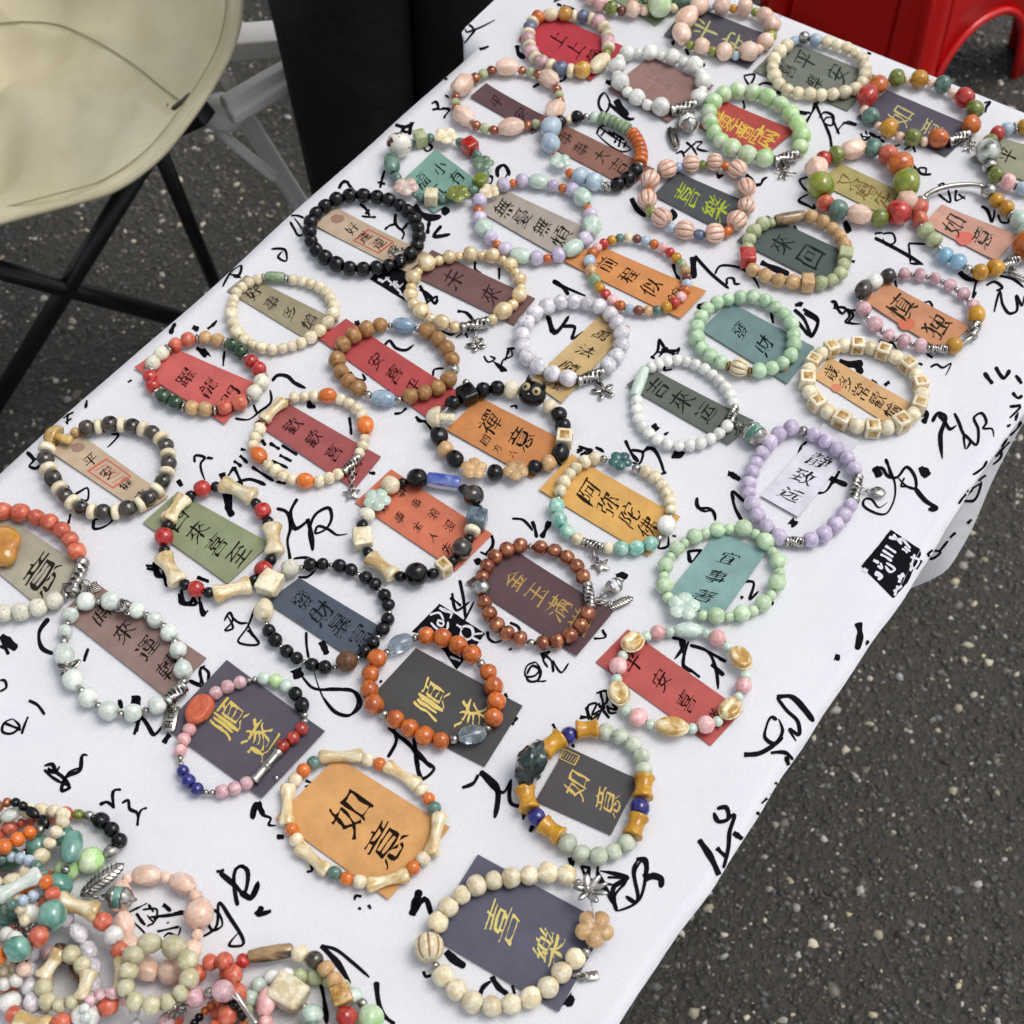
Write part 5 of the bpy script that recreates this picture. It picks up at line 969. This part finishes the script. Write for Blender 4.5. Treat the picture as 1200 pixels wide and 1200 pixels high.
bracelet('O', "165,370 XCR@1.9 / 225,240 rBK@1 / 290,195 KBK@1.5 / 390,150 rBK*2 / 555,130 rCR@1 / 640,150 CBK@2 / 790,215 rCR@1 / 850,255 rBK*2 / 905,385 gCR@1 / 900,465 rBK / 850,550 rTN / 770,580 rBK / 695,595 fTN@1.7 / 545,625 rBK / 455,620 fTN@1.7 / 305,575 rBK / 235,515 rTN / 190,455 rBK", "black and tan bracelet with a black cat head bead on the brown orange card")
b = bracelet('P', "415,280 rSV@.6 / 460,285 fNG@1.8 / 605,330 rSV@.7 / 655,345 rCR*4 / 820,510 rCR*2 / 830,605 qSV / 820,640 rWH@1.2 / 780,725 qSV / 745,765 rTQ*3 / 497,810 rCR@.9 / 435,800 tSV@1.7 / 315,765 rCR@.9 / 255,740 rTQ*3 / 165,530 qSV / 175,500 rCR*2 / 220,395 rCR*4", "ivory and turquoise bracelet with a navy flower bead on the amber card")
charm(b, 'P', 'star', 420, 912, 26, 25, (355,815))
bracelet('M', "120,270 XGO@2.2 / 225,200 sTN / 270,190 rSM dCR rSM dCR / 500,165 rSM dCR rSM dCR / 690,245 rSM dCR rSM dCR / 705,420 rSM dCR rSM dCR / 555,575 rSM dCR rSM dCR / 315,595 rSM dCR rSM dCR / 160,470 rSM dCR rSM dCR", "smoky dark bead and ivory disc bracelet with a golden mushroom, near the left edge")
bracelet('M', "720,645 BBO@2.2 / 805,530 sBK rRD sBK / 980,470 BBO@2.2 / 1140,540 sBK rRD sBK / 1225,670 BBO@2 / 1240,815 sBK rRD sBK / 1125,955 BBO@2.2 / 945,1005 sBK rRD sBK / 780,950 BBO@2.2 / 700,815 sBK rRD sBK", "bracelet of bone shaped, red and small black beads on the sage green card")
bracelet('N', "815,585 rCR@1.3 / 885,540 sBK rBK@1.3 / 1030,530 PBW@2.4 / 1195,555 sBK rSM@1.3 sBK / 1290,690 cBS@1.3 / 1265,765 dCR sBK rSM@1.3 sBK / 1140,945 gCR@1.1 / 1085,980 sBK rBK@1.4 sBK / 870,1000 BBO@2 / 750,905 sBK / 720,865 KCR@1.3 / 705,775 sBK / 710,725 rIV@1.2 / 750,680 fCG@2", "black bracelet with a porcelain tube and a celadon flower on the reddish orange card")
b = bracelet('U', "390,195 qSV / 425,200 rBC*3 / 655,290 rBC*2 / 730,415 tSV@2 / 755,560 rBC*3 / 600,745 rBC*2 / 440,765 qSV / 385,755 rBC*2 / 240,690 rBC*3 / 130,495 rSV@1.2 / 120,410 rBC*2 / 175,290 rBC*3", "shiny copper brown bracelet with a silver leaf charm on the purple brown card")
charm(b, 'U', 'leaf', 930, 535, 38, -62, (775,520)); ball_charm(b, 'U', 898, 430, 18, 'WG', (790,500))
bracelet('V', "590,510 fCG@2.2 / 455,445 sJL rJL sJL rJL / 440,240 sJL rJL sJL rJL / 605,110 sJL rJL sJL rJL / 860,95 sJL rJL sJL rJL / 1003,280 sJL rJL sJL rJL / 890,480 sJL rJL sJL rJL sJL", "pale lime green bracelet with a celadon flower bead on the teal card")
bracelet('V', "475,595 oCG@2 / 612,600 sCG rPK@1 sCG / 760,690 eSH@1.7 / 830,795 sCG rPK sCG / 785,945 eSH@1.7 / 710,1035 sCG rPK sCG / 540,1085 eSH@2 / 378,1070 sCG rPK sCG / 215,975 eSH@1.5 / 185,860 sCG rPK sCG / 225,700 eSH@1.5 / 310,630 sCG rPK sCG", "pink and pale green bracelet with golden cowrie beads on the brick red card")
b = bracelet('R', "560,590 tSV@.8 / 612,610 rMI qSV rMI qSV / 775,705 rMI qSV rMI qSV / 850,865 rMI qSV / 855,970 tSV@1.0 / 775,1050 rMI qSV rMI qSV / 550,1105 rMI qSV rMI qSV / 370,985 rMI / 325,915 tSV@.5 / 315,880 rMI qSV / 300,745 rMI qSV rMI qSV / 365,600 rMI qSV rMI", "mint white bracelet with silver butterflies and a silver tag on the dusty brown card")
charm(b, 'R', 'butterfly', 583, 612, 26, -22, None, .006); charm(b, 'R', 'butterfly', 322, 897, 30, 12, None, .006)
charm(b, 'R', 'tag', 800, 1130, 33, -4, (815,1040), .001); charm(b, 'R', 'rosette', 835, 1000, 17, 10, None, .004)
b = bracelet('R', "-30,165 rCO*2 / 140,180 rCO*3 / 312,272 rCO*2 / 370,385 tSV@2 / 320,540 qSV / 292,560 rIV*4 / -20,635 rIV*3 / -190,560 rIV*2 / -260,430 rCO*2 / -230,280 rCO*2 / -130,200 rCO", "coral and speckled ivory bracelet cut off by the left edge, with an amber pendant")
charm(b, 'R', 'mesh_plate', 332, 515, 20, 12, (365,480), .002); charm(b, 'R', 'mesh_plate', 430, 515, 17, 30, (395,480), .002)
def amber():
    bm = ico(3); bmesh.ops.scale(bm, vec=(1, .8, .35), verts=bm.verts); lump(bm, .14, 3, 8)
    o = obj('amber_pendant', mesh_of('amber_pendant', bm, g('amber_resin', (226,160,54), (200,120,30), sc=1.6, amt=.7, rough=.12, coat=.7, trans=.15)), b)
    p = at(*zp('R', -12, 310), TABLE+.006); o.matrix_local = Matrix.Translation(p-b.location)@Matrix.Rotation(R(-35), 4, 'Z')@Matrix.Scale(.029, 4)
amber()
bracelet('S', "700,450 KCR@1.9 / 765,345 qSV rIV@1.3 qSV / 905,290 rBK*2 qSV / 1065,282 rBK*2 qSV / 1212,338 rBK*2 qSV / 1325,425 rBK*2 qSV / 1365,550 rBK*2 qSV / 1298,680 rBK*2 qSV / 1185,790 rWN@1.3 qSV / 1055,838 rBK*2 qSV / 890,800 rBK*2 qSV / 770,715 rBK*2 qSV / 697,588 rCR@1.3 qSV", "black bracelet with small silver balls and carved ivory block on the slate blue card")
bracelet('T', "308,650 oGC@1.6 / 412,592 qSV / 440,585 rOR*4 / 720,695 qSV / 748,725 rOR*4 / 775,1000 qSV / 755,1025 oGC@1.5 / 630,1055 qSV / 585,1070 rOR*4 / 300,955 qSV / 260,935 rOR*4 / 280,665 qSV", "burnt orange bracelet with two clear bluish beads on the charcoal card")
b = bracelet('W', "590,262 qSV*2 / 655,250 rCG rGN rCG / 835,310 rBK*2 / 905,430 qSV*2 / 905,495 rDR*3 / 765,640 WSV@3.4 / 625,800 rDP*3 / 425,865 qSV*2 / 355,862 rNV*3 / 240,725 qSV*2 / 232,665 rPK*3 / 300,500 NCK@2.3 / 400,350 rDP*3", "pink, cobalt, black and red bracelet with a flat coral chunk and a silver bamboo tube")
ball_charm(b, 'W', 752, 775, 7, 'SV', (715,735), 0, False)
bracelet('X', "255,535 BBO@3.2 / 262,340 rCR rOG rTL / 405,212 BBO@3.2 / 618,205 rCR rOG / 735,245 BBO@3 / 895,345 rCR rOG rTL / 990,480 BBO@3.2 / 945,685 rCR rOG / 845,775 BBO@3.2 / 640,830 rCR rOG rTL / 450,765 BBO@3 / 305,640 rCR rOG", "large bracelet of bone shaped and small orange beads on the light orange card")
bracelet('Y', "455,215 rNV@1 / 530,175 DYL@1.3 / 650,168 rPG*3 / 870,275 rPG*2 / 900,420 DYL@1.3 / 885,540 rNV@1 / 865,632 DYL@1.3 / 830,745 rPG*3 / 605,850 rPG*2 / 450,750 DYL@1.3 / 350,670 rNV / 290,600 DYL@1.3 / 255,480 HHK@2.6 / 350,290 DYL@1.2", "grey green bracelet with yellow drums, cobalt beads and a dark carved beast bead")
b = bracelet('a', "855,205 qSV / 880,230 YSV@1.1 / 925,350 fTN@2 / 925,530 qSV / 890,550 rCR*3 / 690,735 rCR*3 / 420,795 rCR*3 / 210,620 qSV / 190,590 pCR@1.4 / 180,465 qSV / 190,445 rCR*3 / 355,255 rCR*3 / 600,190 rCR*3", "big ivory bracelet nearest the camera with a tan flower and a silver lotus")
charm(b, 'a', 'tag', 922, 655, 22, -82, (850,650))
b = bracelet('Q', "465,170 rSV@.9 / 505,185 rLV*5 / 735,385 tSV@2.2 / 715,505 rLV*5 / 487,695 tSV@1.2 / 405,690 rLV*4 / 235,495 rLV*4 / 275,310 rLV*4", "lavender stone bracelet with silver tubes and a pouch charm near the right table edge")
charm(b, 'Q', 'pouch', 835, 470, 19, 80, (755,450))

# ---------------------------------------------------------------- the heap at the lower left
HG = 'bracelets heaped in the near left corner'
bracelet('c', "725,170 sPE nPE@1.8 / 945,140 sPE nPE@1.6 / 1130,230 sPE rPE@1.6 sPE / 1150,520 nPE@1.6 / 1060,660 rPE@1.4 / 930,720 nPE / 800,600 nPE nPE / 720,350 nPE", "pale pink oval bead bracelet at the right of the heap", HG, 0)
b = bracelet('b', "425,270 rMG@.8 rSV@.7 / 550,290 rBK@1.1*3 / 690,470 rSV@.8 / 610,520 rGN@1.5*2 / 330,630 rOR@1 rOR / 150,760 rOR rCO / 0,700 rCO*3 / -100,500 rCO*3 / 100,330 rCO rCO rCO / 250,290 rCO rCO", "bracelet with three black and two big spring green beads at the heap's top edge", HG, 0)
charm(b, 'b', 'leaf', 600, 655, 62, -48, (500,735), .006); 
ball_charm(b, 'c', 700, 262, 27, 'TE', (520,245), .003)
bracelet('b', "450,430 rTE@1.5 rSV@.5 / 300,460 rTE@1.6 rSV@.5 / 130,520 rTE@1.4 rSV@.5 / -50,620 rTE*2 / 0,850 rTE@1.5 / 200,860 rTE@1.6 / 330,780 rTE@1.4 rSV@.5 / 420,620 rTE", "sea green glass ball bracelet under the cream one in the heap", HG, 0)
bracelet('d', "430,690 rCG*2 / 510,570 rWH*2 / 650,545 rLG*4 / 905,620 rCG*1 / 955,670 rSV@.6 / 990,700 rGW@1.6 / 1010,820 rLG*3 / 850,950 rLG*3 / 600,950 rLG*3 / 440,850 rLG*2", "white and sage bracelet with a marbled green ball at the right end of the heap", HG, 1)
bracelet('d', "390,520 rRD@1 / 450,500 ODK@2.6 / 650,470 rCR@1 rSM@1 / 790,540 rTN*2 / 870,650 gGO@1.2 rRD@1.2 / 900,830 rCO*3 / 750,960 rCO*3 / 450,950 rCO*3 / 330,800 rCO*2 / 330,600 rCO*1", "coral bracelet with a dark bone tube at the right end of the heap", HG, 0)
bracelet('d', "180,600 rCO*2 / 310,520 rCO*2 / 400,640 rCO*2 / 330,830 rCO*3 / 150,880 rCO*2 / 100,730 rCO*2", "short coral red bracelet between the pink and sage ones in the heap", HG, 0)
bracelet('d', "530,780 rPK / 560,640 KCR@1.8 / 700,720 qSV rCG@1.3 / 760,820 rTL rCG / 680,930 rTL*2 / 560,900 rPK*2", "small loop with a carved ivory block inside the sage bracelet of the heap", HG, 0)
bracelet('c', "300,520 rDP@1.4 rDP@1 oPE@1.4 / 230,770 rLG*2 / 140,920 rLG rLG / 200,1080 rLG*3 / 420,1050 rMG rLG*2 / 480,800 rLG oDK@1.8 / 400,600 nDK@1.6", "sage and dusty pink bracelet with a brown knot bead low in the heap", HG, 1)
bracelet('b', "0,290 oMI@1.6 / 115,250 rCR*4 / 400,330 rCR*3 / 290,500 rCR*3 / 30,700 rCR*3 / -150,650 rCR*3 / -200,400 rCR*3 / -120,300 rCR", "cream round bead bracelet at the top left of the heap", HG, 1)
bracelet('c', "330,400 rWG*3 / 545,640 rWG*3 / 500,950 rWG*3 / 300,1040 rWG*2 / 200,850 rWG*3 / 210,560 rWG*3", "lilac white bead bracelet in the centre of the heap", HG, 0)
bracelet('c', "335,300 BBO@2.2 / 560,360 rCO rWH@1.2 rCO / 700,590 BBO@2 / 665,830 rCO rWH@1.3 rCO / 300,1000 BBO@2 / 95,960 rCO rWH@1.2 rCO / 20,700 BBO@2 / 60,480 rCO rWH@1.2 rCO", "coral and white bracelet with bone beads across the middle of the heap", HG, 2)
bracelet('c', "-60,250 rSM*4 / 120,330 rCR*3 / 200,500 rSM*3 / 120,680 rCR*3 / -40,720 rSM*4 / -160,480 rCR*4", "brown and cream small bead bracelet deep in the left of the heap", HG, 1)
bracelet('b', "60,560 rLB*3 / 220,600 rTL*3 / 300,760 rLB*3 / 180,900 rTL*3 / 0,880 rLB*3 / -60,700 rTL*3", "pale blue and teal bracelet under the mint bone bead in the heap", HG, 1)
bracelet('d', "220,740 rOR*3 / 330,700 rBK*3 / 430,800 rOR*3 / 380,920 rBK*3 / 240,930 rOR*3 / 170,840 rBK*3", "small orange and black bracelet at the front centre of the heap", HG, 1)
bracelet('c', "40,520 rWH*2 / 160,600 rPE*2 / 150,760 rWH*2 / 20,800 rPE*2 / -90,660 rWH*2", "white and peach bracelet close to the left edge in the heap", HG, 1)
bracelet('c', "380,600 rIC*2 / 520,720 BBO@2 / 480,900 rIC*2 / 340,930 rIC*2 / 270,760 BBO@2", "pale olive bracelet with two bone beads at the bottom of the heap", HG, 1)
bracelet('c', "640,860 rDP*2 / 780,900 rMI*3 / 760,1060 rDP*3 / 580,1080 rMI*3 / 540,940 rDP*2", "dusty pink and mint bracelet at the bottom edge of the heap", HG, 1)
b = bracelet('d', "20,790 rDP@1.2 / 80,750 rSV@.6 / 145,690 rDP@1.2 rSV@.6 rDP@1.2 / 380,690 TSV@2 / 470,820 rDP*3 / 350,980 rDP*3 / 100,980 rDP*3", "lilac pink bracelet with a silver daisy charm at the front of the heap", HG, 2)
charm(b, 'd', 'daisy', 100, 722, 36, 10, None, .020)
bracelet('c', "770,660 rIC@1.3 / 810,560 rIC rIC / 1080,590 rIC*2 / 1100,810 rIC*2 / 950,900 rIC*2 / 760,850 rIC*2", "pale olive stone bracelet beside the pink ovals in the heap", HG, 2)
bracelet('b', "255,345 rSV@.7 / 210,360 rOG*3 / 0,510 rSV@.7 rTL@1.3 / -150,520 rTL*2 / -180,350 rBC*2 / -60,240 rBC / 10,200 rBC*1 / 60,190 sBK sBK / 150,230 sBK sBK", "orange and copper bracelet lying highest at the left edge of the heap", HG, 2)
b = bracelet('c', "15,320 BMI@3 / 265,180 rOG rCO / 330,300 rTE@1.5 rCO / 200,560 rTE@1.4 rOG / -50,620 rTE@1.4 rOG / -120,450 rCO rOG", "bracelet with a long mint bone bead and a rosette charm on top of the heap", HG, 3)
charm(b, 'c', 'rosette', 125, 462, 32, 0, (195,385), .018)
# ---------------------------------------------------------------- chair, white frame, stool, person
def bar(name, a, b, w, h, m, parent, bev=.003, up=Vector((0, 0, 1))):
    d = (b-a); L_ = d.length; bm = rbox(L_, w, h, bev, 2); x = d.normalized(); y = up.cross(x).normalized(); zz = x.cross(y)
    o = obj(name, mesh_of(name, bm, m), parent); o.matrix_local = Matrix.Translation((a+b)/2-parent.location)@Matrix((x, y, zz)).transposed().to_4x4(); return o
def rod(name, pts, r, m, parent):
    return obj(name, mesh_of(name, sweep([p-parent.location for p in pts], r, 12), m), parent)
def camp_chair():
    edge = [((-110,300),.42), ((-40,272),.42), ((0,259),.42), ((70,240),.425), ((130,222),.43), ((182,186),.44), ((222,138),.455), ((252,92),.47), ((272,52),.49), ((281,15),.51), ((276,-50),.53), ((230,-150),.56), ((100,-260),.60), ((-90,-300),.60), ((-300,-220),.58), ((-400,-20),.52), ((-330,200),.46), ((-220,290),.43)]
    E3 = [at(u, v, z) for (u, v), z in edge]; sm, _ = crom(E3, True, 7); sm = sm[:-1]; n = len(sm)
    c = at(-70, 10, .36); root = empty('camp_chair', (c.x, c.y, 0)); tag(root, 'folding camp chair with a beige canvas seat and crossed black tube legs', 'chair')
    V = []; F = []; nr = 30
    for k in range(nr+1):
        f = 1-k/nr*.98
        for i, p in enumerate(sm):
            q = c.lerp(p, f); q.z = c.z+(p.z-c.z)*(f**2.4)
            ang = i/n*6.283; wr = .034*noise.noise(Vector((q.x*6, q.y*6, 1)))+.020*noise.noise(Vector((q.x*20, q.y*10, 4)))+.012*(1-abs(2*noise.noise(Vector((q.x*7+2, q.y*7, 7)))))**3
            # gathers that radiate from the corner pocket
            cp = E3[6]; dd = (q-cp); rr = math.hypot(dd.x, dd.y); th = math.atan2(dd.y, dd.x)
            wr += .005*math.sin(th*11)*math.exp(-rr*9)*min(1, rr*18)
            q.z += wr*min(1, (1-f)*9); V.append(q-root.location)
    for k in range(nr):
        for i in range(n): a = k*n+i; b_ = k*n+(i+1) % n; F.append((a, b_, b_+n, a+n))
    F.append(tuple(nr*n+i for i in range(n)))
    canvas = noisy('beige_canvas', (208,198,162), (232,223,192), 5, rough=.85, bump=.5, bscale=900, bdist=.0006)
    o = obj('seat', pydata('seat', V, F, canvas), root); md = o.modifiers.new('thick', 'SOLIDIFY'); md.thickness = .003; md.offset = -1
    hem = noisy('hem_canvas', (202,192,156), (218,209,176), 10, rough=.85)
    obj('hem', mesh_of('hem', sweep([p-root.location+Vector((0, 0, -.001)) for p in sm]+[sm[0]-root.location], .0036, 8, False), hem), root)
    inner = [c.lerp(p, .955)+Vector((0, 0, (p.z-c.z)*(.955**2.4-.955)+.0035)) for p in sm]
    obj('stitching', mesh_of('stitching', sweep([p-root.location for p in inner+inner[:1]], .0009, 5, False), simple('tan_thread', (176,166,132), .8)), root)
    tree = BVHTree.FromPolygons([v+root.location for v in V], [f for f in F if len(f) == 4])
    def onseat(u, v):
        r = tree.ray_cast(Vector((0, 0, CAMZ)), ray(u, v).normalized()); return r[0]+Vector((0, 0, .0016)) if r[0] else None
    for pl in ([(-10,30),(30,27),(70,31),(105,46),(140,66),(168,86),(190,104),(209,118)],):
        q = [p for p in (onseat(w.x, w.y) for w in crom([Vector((u, v, 0)) for u, v in pl], False, 9)[0]) if p]
        if len(q) > 2:
            s2 = q; obj('seam', mesh_of('seam', sweep([p-root.location for p in s2], .0007, 6), simple('seam_thread', (150,140,108), .85)), root)
    blk = noisy('black_powder_coat', (14,14,15), (24,24,26), 40, rough=.35)
    A0 = at(207, 128, .42); rod('leg', [A0, at(-34, 520, .01)], .0105, blk, root)
    B0 = at(-60, 300, .34); rod('leg', [B0, at(262, 388, .01)], .0105, blk, root)
    rod('leg', [at(176, 150, .42), at(268, 372, .01)], .008, blk, root)
    rod('leg', [at(-300, 150, .42), at(-150, 420, .01)], .0095, blk, root)
    rod('leg', [at(-330, 40, .5), at(-120, 100, .01)], .0095, blk, root)
    rod('leg', [at(120, -120, .52), at(-60, 160, .01)], .0095, blk, root)
    k = at(87, 347, .195); bm = ico(2); bmesh.ops.scale(bm, vec=(.012, .012, .009), verts=bm.verts); rv = obj('rivet', mesh_of('rivet', bm, MT['SV']), root); rv.location = k-root.location+Vector((0, -.004, .010))
    bar('corner_sleeve', at(205, 140, .405), at(236, 126, .43), .024, .03, simple('black_plastic', (16,16,18), .45), root)
camp_chair()
def white_frame():
    root = empty('white_folding_stool', tuple(at(330, 100, 0))); tag(root, 'white metal folding frame with flat crossed bars between the beige chair and the black trousers', 'folding stool')
    w = noisy('white_painted_steel', (226,224,220), (238,236,232), 14, rough=.4, bump=.15, bscale=60, bdist=.001)
    bar('top_rail', at(268, 50, .41), at(470, 34, .41), .036, .022, w, root)
    bar('side_rail', at(262, 122, .40), at(460, 8, .40), .014, .014, w, root); bar('side_rail', at(270, 138, .39), at(470, 25, .39), .014, .014, w, root)
    bar('leg', at(243, 68, .40), at(402, 318, .012), .046, .014, w, root); bar('leg', at(465, 20, .40), at(330, -60, .012), .032, .014, w, root)
    pass
    rod('brace', crom([at(247, 130, .37), at(258, 152, .35), at(290, 182, .31), at(322, 208, .27)], False, 6)[0], .006, w, root)
    bm = ico(3); bmesh.ops.scale(bm, vec=(.05, .044, .04), verts=bm.verts); kb = obj('hinge_knob', mesh_of('hinge_knob', bm, w), root); kb.location = at(262, 132, .37)-root.location
white_frame()
def red_stool():
    H = .43; A = at(1050, 168, 0); B = at(1212, 74, 0); AB = (B-A); x = AB.normalized(); y = Vector((-x.y, x.x, 0)); W = AB.length
    cen = A+x*W/2+y*W/2; root = empty('plastic_stool', tuple(cen)); tag(root, 'red moulded plastic stool with arched sides behind the far end of the table', 'stool')
    m = noisy('red_plastic', (200,8,8), (212,14,12), 4, rough=.28, bump=.08, bscale=120, bdist=.0008, coat=.25)
    top = W*.80/2; bot = W/2; t = .012
    def P(a, b, z):
        k = bot+(top-bot)*(z/H); return x*(a*k)+y*(b*k)+Vector((0, 0, z))
    obj('seat', (lambda bm: mesh_of('seat', bm, m))(rbox(top*2+.02, top*2+.02, .022, .009, 3)), root).matrix_local = Matrix.Translation((0, 0, H-.008))@Matrix((x, y, Vector((0, 0, 1)))).transposed().to_4x4()
    for s in range(4):
        rot = [(1, 0), (0, 1), (-1, 0), (0, -1)][s]
        def Q(a, z, off=0):
            u = a; v = -1+off/bot; aa = u*rot[0]-v*rot[1]; bb = u*rot[1]+v*rot[0]; return P(aa, bb, z)
        # side wall with an arch: columns of quads from the arch line to the seat
        xs = frange(-1, 1, 40); outl = []
        def arch(a):
            q = min(1, abs(a)/.66); return (.065+.075*(1-q**2.2)**.6)*(.28 if s == 3 else 1)
        V = []; F = []
        cols = [-1, -.95, -.85, -.74, -.661]+[-.66+1.32*k/28 for k in range(29)]+[.661, .74, .85, .95, 1]
        for a in cols:
            z0 = arch(a) if abs(a) <= .66 else 0; z1 = H-.01
            if abs(a) == .66 or abs(abs(a)-.66) < 1e-6: z0 = .065 if abs(a) < .6605 else 0
            ridge = .006*(smooth(.66, .74, abs(a))-smooth(.86, .97, abs(a)))
            for k in range(7):
                z = z0+(z1-z0)*k/6; V.append(Q(a, z, -ridge+.0))
        for i in range(len(cols)-1):
            for k in range(6): a_ = i*7+k; F.append((a_, a_+7, a_+8, a_+1))
        o = obj('side_panel', pydata('side_panel', V, F, m), root); md = o.modifiers.new('t', 'SOLIDIFY'); md.thickness = .006; md.offset = 0
        lip = [Q(a, max(arch(a), .002) if abs(a) <= .655 else .0, -.004) for a in frange(-.655, .655, 44)]
        lip = [Q(-.672, 0, -.004), Q(-.668, .055, -.004)]+lip[1:-1]+[Q(.668, .055, -.004), Q(.672, 0, -.004)]
        obj('arch_lip', mesh_of('arch_lip', sweep(lip, .006, 8), m), root)
        obj('corner_rib', mesh_of('corner_rib', sweep([Q(1, 0), Q(1, H*.5), Q(1, H-.01)], .008, 8), m), root)
    rim = [P(a, b, H-.035) for a, b in ((-1.02,-1.02),(1.02,-1.02),(1.02,1.02),(-1.02,1.02),(-1.02,-1.02))]
    obj('seat_rim', mesh_of('seat_rim', sweep(rim, .007, 8, False), m), root)
red_stool()
def person():
    hipc = Vector((-.105, 1.30, 0)); root = empty('person', tuple(hipc)); tag(root, 'person standing behind the table in loose black trousers and a black top', 'person')
    f = Vector((.25, -.97, 0)).normalized(); s = Vector((f.y, -f.x, 0))*-1      # facing the table; s = their left as seen
    def W(a, b, z): return s*a+f*b+Vector((0, 0, z))
    def skin(name, verts, edges, radii, m, sub=2, rootv=0):
        me = bpy.data.meshes.new(name); me.from_pydata([tuple(v) for v in verts], edges, []); me.materials.append(m); o = obj(name, me, root)
        md = o.modifiers.new('skin', 'SKIN'); md.use_smooth_shade = True
        for k, r in enumerate(radii):
            sv = me.skin_vertices[0].data[k]; sv.radius = r if isinstance(r, tuple) else (r, r); sv.use_root = k == rootv
        sb = o.modifiers.new('sub', 'SUBSURF'); sb.levels = sb.render_levels = sub; return o
    blk = noisy('black_trouser_cloth', (9,9,10), (15,15,17), 30, rough=.9, bump=.7, bscale=12, bdist=.03)
    top_ = noisy('black_knit_top', (12,12,13), (20,20,22), 30, rough=.9, bump=.5, bscale=20, bdist=.01)
    sk_ = noisy('skin', (190,140,112), (204,154,126), 12, rough=.5)
    # body: one continuous surface with head, arms and hands
    v = [W(0,0,.98), W(0,.01,1.14), W(0,0,1.32), W(0,0,1.43), W(0,.02,1.50), W(0,.03,1.60), W(0,.02,1.68)]
    e = [(0,1),(1,2),(2,3),(3,4),(4,5),(5,6)]; r = [(.13,.10),(.12,.09),(.14,.10),(.06,.055),(.052,.055),(.072,.088),(.06,.07)]
    for sg in (-1, 1):
        b0 = len(v); v += [W(.16*sg,0,1.37), W(.21*sg,-.03,1.12), W(.19*sg,.09,.92), W(.185*sg,.12,.86)]; r += [.05,.04,.03,(.034,.018)]; e += [(2,b0),(b0,b0+1),(b0+1,b0+2),(b0+2,b0+3)]
        for q, (dx, dz) in enumerate(((-.03,-.085),(-.011,-.10),(.009,-.095),(.028,-.078))):
            n0 = len(v); v += [W((.185+dx)*sg,.125,.825), W((.185+dx*1.15)*sg,.135,.86+dz*.75), W((.185+dx*1.1)*sg,.125,.86+dz*1.1)]; r += [.0095,.0085,.0065]; e += [(b0+3,n0),(n0,n0+1),(n0+1,n0+2)]
        n0 = len(v); v += [W(.15*sg,.135,.85), W(.135*sg,.14,.82)]; r += [.011,.008]; e += [(b0+3,n0),(n0,n0+1)]
    skin('body', v, e, r, sk_, 2)
    # trousers
    tv = [W(0,0,.97), W(.075,0,.84), W(.066,.01,.50), W(.055,-.01,.09), W(-.075,0,.84), W(-.066,.01,.50), W(-.055,-.01,.09), W(0,0,1.05)]
    skin('trousers', tv, [(0,1),(1,2),(2,3),(0,4),(4,5),(5,6),(0,7)], [(.15,.12),.09,.074,.058,.09,.074,.058,(.15,.12)], blk)
    tv = [W(0,0,1.0), W(0,0,1.14), W(0,0,1.33), W(0,0,1.42)]; te = [(0,1),(1,2),(2,3)]; tr = [(.16,.125),(.145,.115),(.155,.12),(.07,.07)]
    for sg in (-1, 1):
        b0 = len(tv); tv += [W(.165*sg,0,1.37), W(.215*sg,-.03,1.12), W(.193*sg,.08,.94)]; tr += [.066,.056,.044]; te += [(2,b0),(b0,b0+1),(b0+1,b0+2)]
    skin('top', tv, te, tr, top_)
    bm = ico(4)
    for q in bm.verts:
        q.co = Vector((q.co.x*.165, q.co.y*.205, q.co.z*.23)); 
        if q.co.y > .03 and q.co.z < .055: q.co.y *= .55; q.co.x *= .8
    hair = obj('hair', mesh_of('hair', bm, noisy('black_hair', (14,12,12), (26,22,20), 60, rough=.5)), root); hair.matrix_local = Matrix.Translation(W(0,-.012,1.655))@Matrix((s, f, Vector((0,0,1)))).transposed().to_4x4()
    for sg in (-1, 1):
        bm = rbox(.1, .26, .08, .035, 3); o = obj('shoe', mesh_of('shoe', bm, noisy('black_shoe', (16,16,17), (24,24,26), 20, rough=.5)), root); o.matrix_local = Matrix.Translation(W(.062*sg,.04,.042))@Matrix((s, f, Vector((0,0,1)))).transposed().to_4x4()
        bm = ico(2); bmesh.ops.scale(bm, vec=(.022,.012,.012), verts=bm.verts); o = obj('eye', mesh_of('eye', bm, simple('eye_dark', (40,30,26), .2)), root); o.matrix_local = Matrix.Translation(W(.03*sg,.108,1.625))
    bm = ico(2); bmesh.ops.scale(bm, vec=(.026,.034,.05), verts=bm.verts); o = obj('nose', mesh_of('nose', bm, sk_), root); o.matrix_local = Matrix.Translation(W(0,.112,1.60))@Matrix((s, f, Vector((0,0,1)))).transposed().to_4x4()
    bm = ico(2); bmesh.ops.scale(bm, vec=(.05,.012,.014), verts=bm.verts); o = obj('mouth', mesh_of('mouth', bm, simple('lips', (168,96,86), .45)), root); o.matrix_local = Matrix.Translation(W(0,.106,1.562))@Matrix((s, f, Vector((0,0,1)))).transposed().to_4x4()
person()
